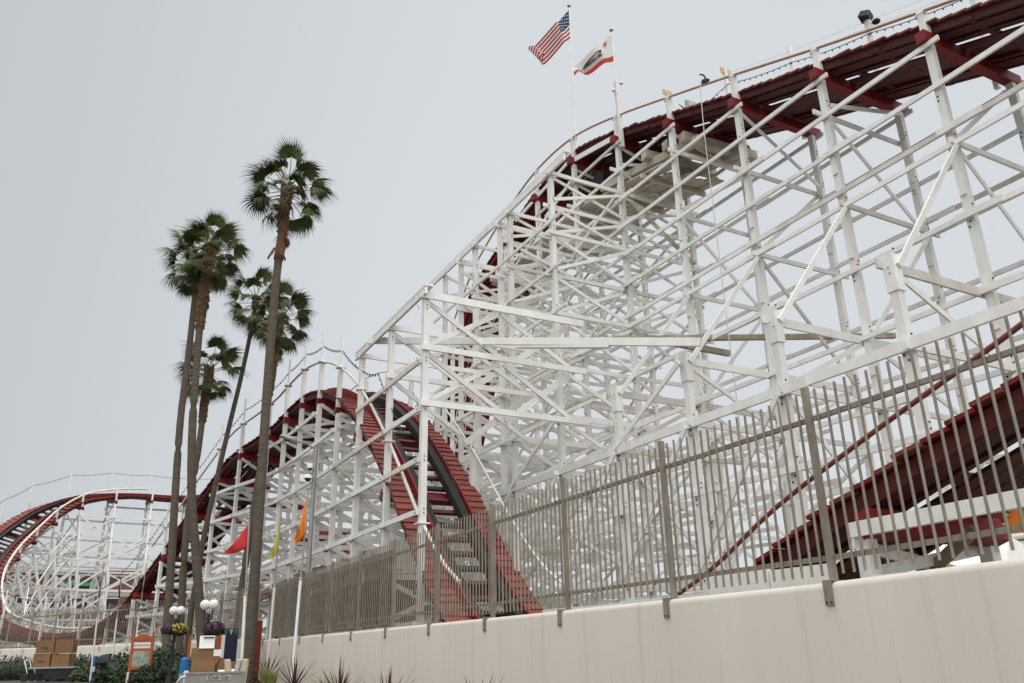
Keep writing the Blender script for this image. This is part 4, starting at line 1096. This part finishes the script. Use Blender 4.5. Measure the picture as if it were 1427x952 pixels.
# far flat cart
base = atY(70, 944, 41.0); base.z = gz(base.x, base.y)
fc = empty('platform_cart', base, label='low flat cart stacked with large brown boxes on the road', cat='cart')
def FL(x, y, z): return base+Matrix.Rotation(-.35, 3, 'Z') @ V((x, y, z))
RF = Matrix.Rotation(-.35, 3, 'Z')
b = MB(); b.box(FL(.15, 0, .52), (1.75, 1.0, .06), RF); b.build('deck', GREY, fc)
b = MB(); b.box(FL(.3, 0, .28), (1.35, .9, .4), RF); b.build('chassis', DARK, fc)
for x in (-.85, -.25, .85):
    for y in (-.4, .4):
        b = MB(); c_ = FL(x, y, .16); ax = RF @ V((0, .05, 0)); b.tube([c_-ax, c_+ax], .16, 14); b.build('wheel', DARK, fc)
b = MB(); b.tube([FL(-.75, -.4, .3), FL(-.95, -.4, .8), FL(-.8, -.4, .95), FL(-.65, -.4, .55)], .03, 8); b.build('handle_frame', CHROME, fc); b = MB(); b.tube([FL(-.75, .4, .3), FL(-.95, .4, .8), FL(-.8, .4, .95), FL(-.65, .4, .55)], .03, 8); b.build('handle_frame', CHROME, fc)
for k, (x, z, lab) in enumerate(((-.30, .81, 'lower left big box on the far flat cart'), (.42, .79, 'lower right big box on the far flat cart'), (-.26, 1.33, 'upper left big box on the far flat cart'), (.46, 1.32, 'upper right big box on the far flat cart'))):
    carton('carton', FL(x, -.02*k, z), (.68, .7, .50), (0, 0, -.35+.06*(k-1.5)), lab, CARD if k % 2 else CARDD, group='boxes on the far flat cart')

# ------------------------------------------------------------------ blue posts, bins, signs, boards
def blue_post(px, py, Yd, h, lab):
    q = atY(px, py, Yd); a = V((q.x, q.y, gz(q.x, q.y)))
    root = empty('bollard', a, label=lab, cat='bollard', group='blue bollards')
    b = MB(); b.tube([a, V((a.x, a.y, q.z-.03))], .11, 14); b.build('post', BLUE, root); b = MB(); b.ball((a.x, a.y, q.z-.05), .11, 14, 8, (1, 1, .6)); b.build('cap', BLUE, root)
    b = MB(); b.box((a.x, a.y-.115, q.z-.5), (.1, .01, .2)); b.build('sticker', PAPER, root)
blue_post(258, 917, 23.5, 1, 'blue round bollard behind the utility cart'); blue_post(133, 914, 39, 1, 'blue bollard beside the dark domed bin')
q = atY(153, 911, 38.5); a = V((q.x, q.y, gz(q.x, q.y)))
root = empty('litter_bin', a, label='dark round litter bin with domed lid in the hedge', cat='litter bin')
hh = q.z-a.z
b = MB(); b.lathe(a, [(.40, 0), (.46, .05), (.46, hh-.35), (.48, hh-.33)], 20); b.build('body', DARK, root)
b = MB(); b.lathe(a, [(.50, hh-.34), (.47, hh-.2), (.33, hh-.06), (.1, hh)], 20); b.build('lid', DARK, root)
b = MB(); b.box(a+V((0, -.465, hh-.6)), (.3, .02, .16)); b.build('opening', GLASSD, root)
# map sign
q = atY(201, 881, 33.0); a = V((q.x, q.y, gz(q.x, q.y))); sh_ = q.z-a.z
root = empty('map_sign', a, label='orange wooden framed map sign standing in the hedge', cat='sign')
dv = V((.94, -.34, 0)); nv = V((-.34, -.94, 0)); RS = Matrix((dv, -nv, V((0, 0, 1)))).transposed()
for s_ in (-1, 1):
    b = MB(); b.box(a+dv*s_*.33+V((0, 0, sh_/2)), (.085, .085, sh_), RS); b.build('post', ORWOOD, root)
    b = MB(); b.box(a+dv*s_*.33+nv*.1+V((0, 0, .2)), (.07, .05, .4), RS); b.build('foot', WHITE2, root)
for z, hgt in ((sh_-.30, .08), (sh_-.58, .09), (sh_-1.18, .10)):
    b = MB(); b.box(a+V((0, 0, z)), (.58, .06, hgt), RS); b.build('cross_rail', ORWOOD, root)
b = MB(); n = 12; vs = []; 
for k in range(n+1): x = -.29+.58*k/n; vs += [a+dv*x+nv*.03+V((0, 0, sh_-.28)), a+dv*x+nv*.03+V((0, 0, sh_-.18+.11*math.sin(math.pi*k/n)))]
vs += [v-nv*.06 for v in vs]; m_ = 2*(n+1); fs = []
for k in range(n): fs += [(2*k, 2*k+2, 2*k+3, 2*k+1), (m_+2*k+1, m_+2*k+3, m_+2*k+2, m_+2*k), (2*k+1, 2*k+3, m_+2*k+3, m_+2*k+1)]
b.add(vs, fs); b.build('arched_top', ORWOOD, root)
b = MB(); b.box(a+nv*.02+V((0, 0, sh_-.435)), (.56, .03, .19), RS); o = b.build('title_panel', PAPER, root)
tm = text_mesh('BOARDWALK', .085, .003); lt = link('lettering', tm, REDLET, None); lt.matrix_basis = Matrix.Translation(a+nv*.04+V((0, 0, sh_-.435))) @ RS.to_4x4() @ Matrix.Rotation(R(90), 4, 'X'); adopt(lt, o)
b = MB(); b.box(a+nv*.02+V((0, 0, sh_-.88)), (.56, .03, .50), RS); b.build('map_panel', SIGNP, root)
# rust red board at the wall end
q = atY(355, 865, 30.6); a = V((q.x, q.y, gz(q.x, q.y)))
root = empty('gate_board', a, label='tall rust red board standing at the end of the cream wall', cat='board')
for k in range(4):
    b = MB(); b.box((a.x-.21+.14*k, a.y, (q.z+a.z)/2+rnd.uniform(-.02, .02)), (.134, .05, q.z-a.z)); b.build('plank', RUST, root)
b = MB(); b.box((a.x, a.y+.05, a.z+1.2), (.56, .05, .1)); b.build('batten', RUST, root)
# souvenir stand with bunting behind the cart
q = atY(318, 876, 29.5); a = V((q.x, q.y, gz(q.x, q.y)))
root = empty('market_stand', a, label='dark stand with triangle bunting left of the tallest palm', cat='stand')
b = MB(); b.box((a.x, a.y, (q.z+a.z)/2), (.62, .3, q.z-a.z)); b.build('backboard', FNAVY, root)
for k in range(4):
    x = a.x-.24+.16*k; b = MB(); b.add([(x-.07, a.y-.16, q.z-.03), (x+.07, a.y-.16, q.z-.03), (x, a.y-.17, q.z-.22), (x, a.y-.155, q.z-.04)], [(0, 1, 2), (1, 0, 3), (2, 1, 3), (0, 2, 3)]); b.build('bunting', (FTEAL, GREENP, TAPE, FTEAL)[k], root)
q = atY(302, 885, 27.5); a = V((q.x, q.y, gz(q.x, q.y)))
root = empty('notice_board', a, label='orange wooden notice board with white edge behind the carton stack', cat='sign')
b = MB(); b.box((a.x, a.y, (q.z+a.z)/2), (.30, .06, q.z-a.z)); b.build('board', ORWOOD, root)
b = MB(); b.box((a.x+.2, a.y-.01, (q.z+a.z)/2), (.10, .08, q.z-a.z)); b.build('edge_post', PAPER, root)
b = MB(); b.box((a.x-.75, a.y-.01, (q.z+a.z)/2), (.07, .08, q.z-a.z)); b.build('side_post', ORWOOD, root)
q2 = atY(294, 893, 27.0)
pw = empty('pinwheel', q2, label='yellow and blue pinwheel in front of the orange notice board', cat='pinwheel')
for k in range(4):
    a0 = k*math.pi/2+.4; d1 = V((math.cos(a0), 0, math.sin(a0))); d2 = V((math.cos(a0+.8), 0, math.sin(a0+.8)))
    b = MB(); b.add([q2, q2+d1*.24, q2+d2*.16+V((0, -.05, 0)), q2+V((0, .02, 0))], [(0, 1, 2), (0, 2, 3), (1, 0, 3), (2, 1, 3)]); b.build('blade', (FYEL2, BLUE)[k % 2], pw)
b = MB(); b.tube([q2, V((q2.x, q2.y, gz(q2.x, q2.y)))], .012, 6); b.build('stick', WHITE2, pw)

# ------------------------------------------------------------------ hedges and planting
def leaf_mass(name, c, d, n, mt, lab, seed, size=.07, cat='hedge', core=True, parent=None):
    r = random.Random(seed); b = MB(); c = V(c)
    for i in range(n):
        v = V((r.gauss(0, 1), r.gauss(0, 1), abs(r.gauss(0, 1))*1.0-.15)).normalized()*r.uniform(.72, 1.02)
        k = 1+.22*noise.noise(V((v.x*2.3+seed, v.y*2.3, v.z*2.3)))
        p = c+V((v.x*d[0]/2*k, v.y*d[1]/2*k, max(v.z, -.02)*d[2]*k))
        t1 = V((r.gauss(0, 1), r.gauss(0, 1), r.gauss(0, 1))).normalized(); t2 = t1.orthogonal().normalized(); s_ = size*r.uniform(.6, 1.3)
        b.add([p-t1*s_, p+t2*s_*.45, p+t1*s_, p-t2*s_*.45], [(0, 1, 2, 3)])
    root = empty(name, c, label=lab, cat=cat, group='low hedges along the far wall')
    o = b.build('foliage', mt, root); o['kind'] = 'stuff'
    b = MB(); vs = []
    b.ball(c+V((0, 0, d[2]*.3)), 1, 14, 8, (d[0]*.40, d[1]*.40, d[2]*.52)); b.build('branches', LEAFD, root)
for k, (px, Yd, wd, hgt, mt, lab) in enumerate(((18, 46.5, 3.4, 1.0, LEAFD, 'dark rounded hedge at the far left road edge'), (108, 42.5, 2.2, 1.0, LEAFD, 'dark hedge right of the far flat cart'), (117, 39.5, 1.0, .55, LEAFG, 'small light green shrub by the blue bollard'), (172, 36.5, 2.0, 1.05, LEAFD, 'dense hedge right of the litter bin'),
        (190, 34.5, 1.7, .95, LEAFG, 'leafy shrub at the foot of the map sign'), (222, 34.0, 1.8, 1.25, LEAFG, 'green shrub between the map sign and left palm'), (208, 31.8, 1.3, .6, LEAFD, 'low dark shrub before the map sign'), (242, 32.0, 1.5, 1.0, LEAFD, 'dark shrub around the left palm feet'), (268, 30.5, 1.5, .9, LEAFG, 'shrub around the shaggy palm foot'), (332, 28.5, 1.3, .7, LEAFD, 'dark shrub at the foot of the tallest palm'))):
    q = atY(px, 930, Yd); leaf_mass('hedge', (q.x, q.y, gz(q.x, q.y)), (wd, 1.3, hgt), 1500, mt, lab, 50+k, .075)
b = MB(); r = random.Random(4)
def spiky(px, X_, hgt, n, mt, lab, seed, name='cordyline', spread=1.0, Y_=None):
    r = random.Random(seed)
    y = Y_ if Y_ else atX(px, 940, X_).y
    a = V((X_, y, gz(X_, y)+.08)); root = empty(name, a, label=lab, cat='spiky plant', group='spiky plants along the wall')
    b = MB(); b.tube([a-V((0, 0, .1)), a+V((0, 0, hgt*.25))], .035, 8); b.build('stem', TRUNK, root)
    for i in range(n):
        az = i*2.4+r.uniform(-.3, .3); el = R(lerp(88, 35, (i/n)**.8)+r.uniform(-6, 6)); L = hgt*r.uniform(.62, .86)
        o = V((math.cos(az)*math.cos(el), math.sin(az)*math.cos(el), math.sin(el))); sd_ = V((-math.sin(az), math.cos(az), 0)); vs = []
        b = MB(); p0 = a+V((0, 0, hgt*.22)); bend = r.uniform(.05, .28)*spread
        for t, ww in ((0, .012), (.3, .021), (.7, .014), (1, .001)):
            p = p0+o*L*t+V((0, 0, -bend*t*t*L)); vs += [p-sd_*ww, p+sd_*ww, p+V((0, 0, -.006))]
        fs = []
        for k in range(3): q_ = 3*k; fs += [(q_, q_+1, q_+4, q_+3), (q_+1, q_+2, q_+5, q_+4), (q_+2, q_, q_+3, q_+5)]
        b.add(vs, fs, True); b.build('leaf', mt, root)
spl = [(372, 'nearest the red board'), (411, 'by the orange pennant pole'), (473, 'second from the pennant poles'), (541, 'third from the pennant poles'), (660, 'in the middle of the wall')]
for k, (px, w_) in enumerate(spl):
    spiky(px, 5.75, 1.28, 26, SPIKE, 'red spiky leaved plant before the wall, %s' % w_, 60+k)
for k, (x, y, h_) in enumerate(((5.6, 9.0, 1.05), (5.55, 6.35, 1.24), (5.5, 4.25, 1.35))):
    spiky(0, x, h_, 20, SPIKE, 'red spiky plant tip before the wall, %s' % ('left of the wall middle', 'below the third bracket from right', 'below the right end of the fence')[k], 80+k, Y_=y)
for k, px in enumerate((368, 380, 452, 690)):
    q = atX(px, 945, 5.6); a = V((q.x, q.y, gz(q.x, q.y)+.06)); r = random.Random(90+k); b = MB()
    for i in range(150):
        az = r.uniform(0, 6.28); o = V((math.cos(az), math.sin(az), 0)); L = r.uniform(.5, .95); s_ = r.uniform(.15, .6); sd_ = V((-o.y, o.x, 0))*.006
        p1 = a+o*s_*.4*L+V((0, 0, L*.7)); p2 = a+o*s_*L+V((0, 0, L*r.uniform(.75, 1)))
        b.add([a-sd_, a+sd_, p1+sd_, p1-sd_, p2], [(0, 1, 2, 3), (3, 2, 4)])
    root = empty('grass_tuft', a, label='pale green grass clump before the wall, %s' % ('by the yellow pennant pole', 'touching the red board', 'between two spiky plants', 'under the middle of the wall')[k], cat='grass clump', group='grass clumps along the wall')
    o = b.build('blades', GRASSY, root); o['kind'] = 'stuff'

# ------------------------------------------------------------------ park buildings and rides seen through the timber
shed = empty('storage_shed', (9.9, 27, .4), label='olive shed with brown roof behind the fence under the near hill', cat='shed')
b = MB(); b.box((9.9, 28.6, 1.9), (2.3, 8.0, 3.4)); b.build('wall', OLIVE, shed)
for k in range(16):
    b = MB(); b.box((8.735, 24.85+.5*k, 1.9), (.03, .47, 3.36)); b.build('cladding_board', OLIVE, shed)
b = MB(); b.box((9.9, 28.6, 3.72), (2.7, 8.4, .16)); b.build('roof', BROWNR, shed)
aw = empty('canopy', (7.9, 36, .7), label='brown sloping canopy behind the fence near the wall end', cat='canopy')
b = MB(); vs = [(7.5, 33.2, 3.9), (7.5, 38.8, 3.9), (9.6, 38.8, 5.0), (9.6, 33.2, 5.0)]; vs = vs+[(x, y, z-.12) for x, y, z in vs]
b.add(vs, [(0, 1, 2, 3), (7, 6, 5, 4), (0, 4, 5, 1), (1, 5, 6, 2), (2, 6, 7, 3), (3, 7, 4, 0)]); b.build('roof', BROWNR, aw)
for x, y in ((7.6, 33.3), (7.6, 38.6), (9.4, 33.3), (9.4, 38.6)):
    b = MB(); b.box((x, y, 2.3), (.12, .12, 3.4)); b.build('post', OLIVE, aw)
bd = empty('arcade_building', (2, 100, .7), label='brown arcade building with dark windows and green awning beyond the curve', cat='building')
b = MB(); b.box((4, 105, 5.2), (34, 10, 9.0)); b.build('wall', BRICK, bd)
b = MB(); b.box((4, 105, 9.95), (35, 11, .5)); b.build('roof', BROWNR, bd)
for k in range(12):
    x = -11+2.7*k
    for z in (3.0, 6.6):
        b = MB(); b.box((x, 99.97, z), (1.5, .1, 1.7)); wn = b.build('window', PAPER, bd); b = MB(); b.box((x, 99.9, z), (1.3, .06, 1.5)); b.build('pane', GLASSD, wn)
b = MB(); vs = [(.2, 100, 9.1), (3.2, 100, 9.1), (3.2, 98.9, 8.6), (.2, 98.9, 8.6)]; vs += [(x, y, z-.1) for x, y, z in vs]; b.add(vs, [(0, 1, 2, 3), (7, 6, 5, 4), (0, 4, 5, 1), (1, 5, 6, 2), (2, 6, 7, 3), (3, 7, 4, 0)]); b.build('awning', GREENP, bd)
# ride front with zigzag lamps, right behind the rising track
rf = empty('ride_front', (15.2, 7.5, 0), label='carnival ride front with orange zigzag lamp panels behind the fence', cat='carnival ride')
b = MB(); b.box((14.4, 7.6, 1.5), (.5, 6.5, 3.0)); b.build('base_wall', WHITE, rf)
b = MB(); b.box((14.2, 7.6, 3.45), (.12, 6.4, .7)); b.build('sign_board', MARO, rf)
for k in range(9):
    y = 4.7+k*.7; b = MB(); vs = [(14.10, y-.35, 3.22), (14.10, y+.35, 3.22), (14.10, y, 3.76)]; vs += [(14.14, p[1], p[2]) for p in vs]
    b.add(vs, [(0, 1, 2), (5, 4, 3), (0, 3, 4, 1), (1, 4, 5, 2), (2, 5, 3, 0)]); zz = b.build('zigzag_panel', ORP, rf)
    b = MB()
    for t in range(7):
        for s_ in (-1, 1): b.ball((14.08, y+s_*.35*(1-t/7), 3.24+.5*t/7), .03, 6, 4)
    b.build('lamps', FYEL, zz)
for k in range(5):
    b = MB(); c_ = V((14.2, 5.6+k*.95, 4.12)); b.tube([c_+V((0, .24*math.cos(a_*.5236), .24*math.sin(a_*.5236))) for a_ in range(13)], .05, 6, False); rg = b.build('lamp_ring', ORP, rf)
    b = MB()
    for a_ in range(12): b.ball(c_+V((-.05, .24*math.cos(a_*.5236), .24*math.sin(a_*.5236))), .05, 6, 4)
    b.build('lamps', (FYEL, REDLET)[k % 2], rg)
b = MB(); b.tube([(13.7, 4.5, 3.12), (13.7, 10.5, 3.12)], .05, 8); b.build('barrier_rail', WHITE, rf)
b = MB(); b.tube([(13.7, 4.5, 2.8), (13.7, 10.5, 2.8)], .05, 8); b.build('barrier_rail', ORP, rf)
bt = empty('ticket_booth', (12.6, 8.7, 0), label='low white booth with magenta print under the rising track', cat='booth')
b = MB(); b.box((12.7, 8.6, 1.25), (1.3, 2.4, 2.5)); b.build('body', WHITE, bt)
b = MB(); vs = [(12.0, 7.3, 2.55), (12.0, 9.9, 2.55), (13.4, 9.9, 2.55), (13.4, 7.3, 2.55), (12.7, 7.6, 3.05), (12.7, 9.6, 3.05)]; b.add(vs, [(0, 4, 5, 1), (2, 5, 4, 3), (0, 3, 4), (1, 5, 2), (0, 1, 2, 3)]); b.build('roof', WHITE, bt)
b = MB(); b.box((12.03, 8.3, 2.2), (.02, .5, .35)); b.box((12.03, 8.9, 2.15), (.02, .35, .25)); b.build('print', MAG, bt)
lw = empty('low_barrier', (7.85, 9, 0), label='white boarded edge behind the fence at the foot of the rising track', cat='barrier')
for y0, y1, zt_ in ((6.75, 7.75, 2.43), (7.77, 8.9, 2.45), (8.92, 11.0, 2.24), (11.02, 13.4, 2.22)):
    for z0, z1 in ((.3, zt_-.36), (zt_-.355, zt_)):
        b = MB(); b.box((7.8+(.02 if z1 == zt_ else 0), (y0+y1)/2, (z0+z1)/2), (.06, y1-y0, z1-z0)); b.build('board', WHITE, lw)
lb = empty('low_barrier', (11.9, 11, 0), label='pale low plank barrier behind the fence beside the track valley', cat='barrier')
for k in range(10):
    b = MB(); b.box((12.05, 4.9+1.5*k, 1.2), (.06, 1.47, 2.3+rnd.uniform(-.04, .04))); b.build('panel', WHITE2, lb)

for (pn, nm, mn), (bld, par, mt_) in REST.items():
    o = bld.build(nm, mt_, par); o['kind'] = 'stuff'
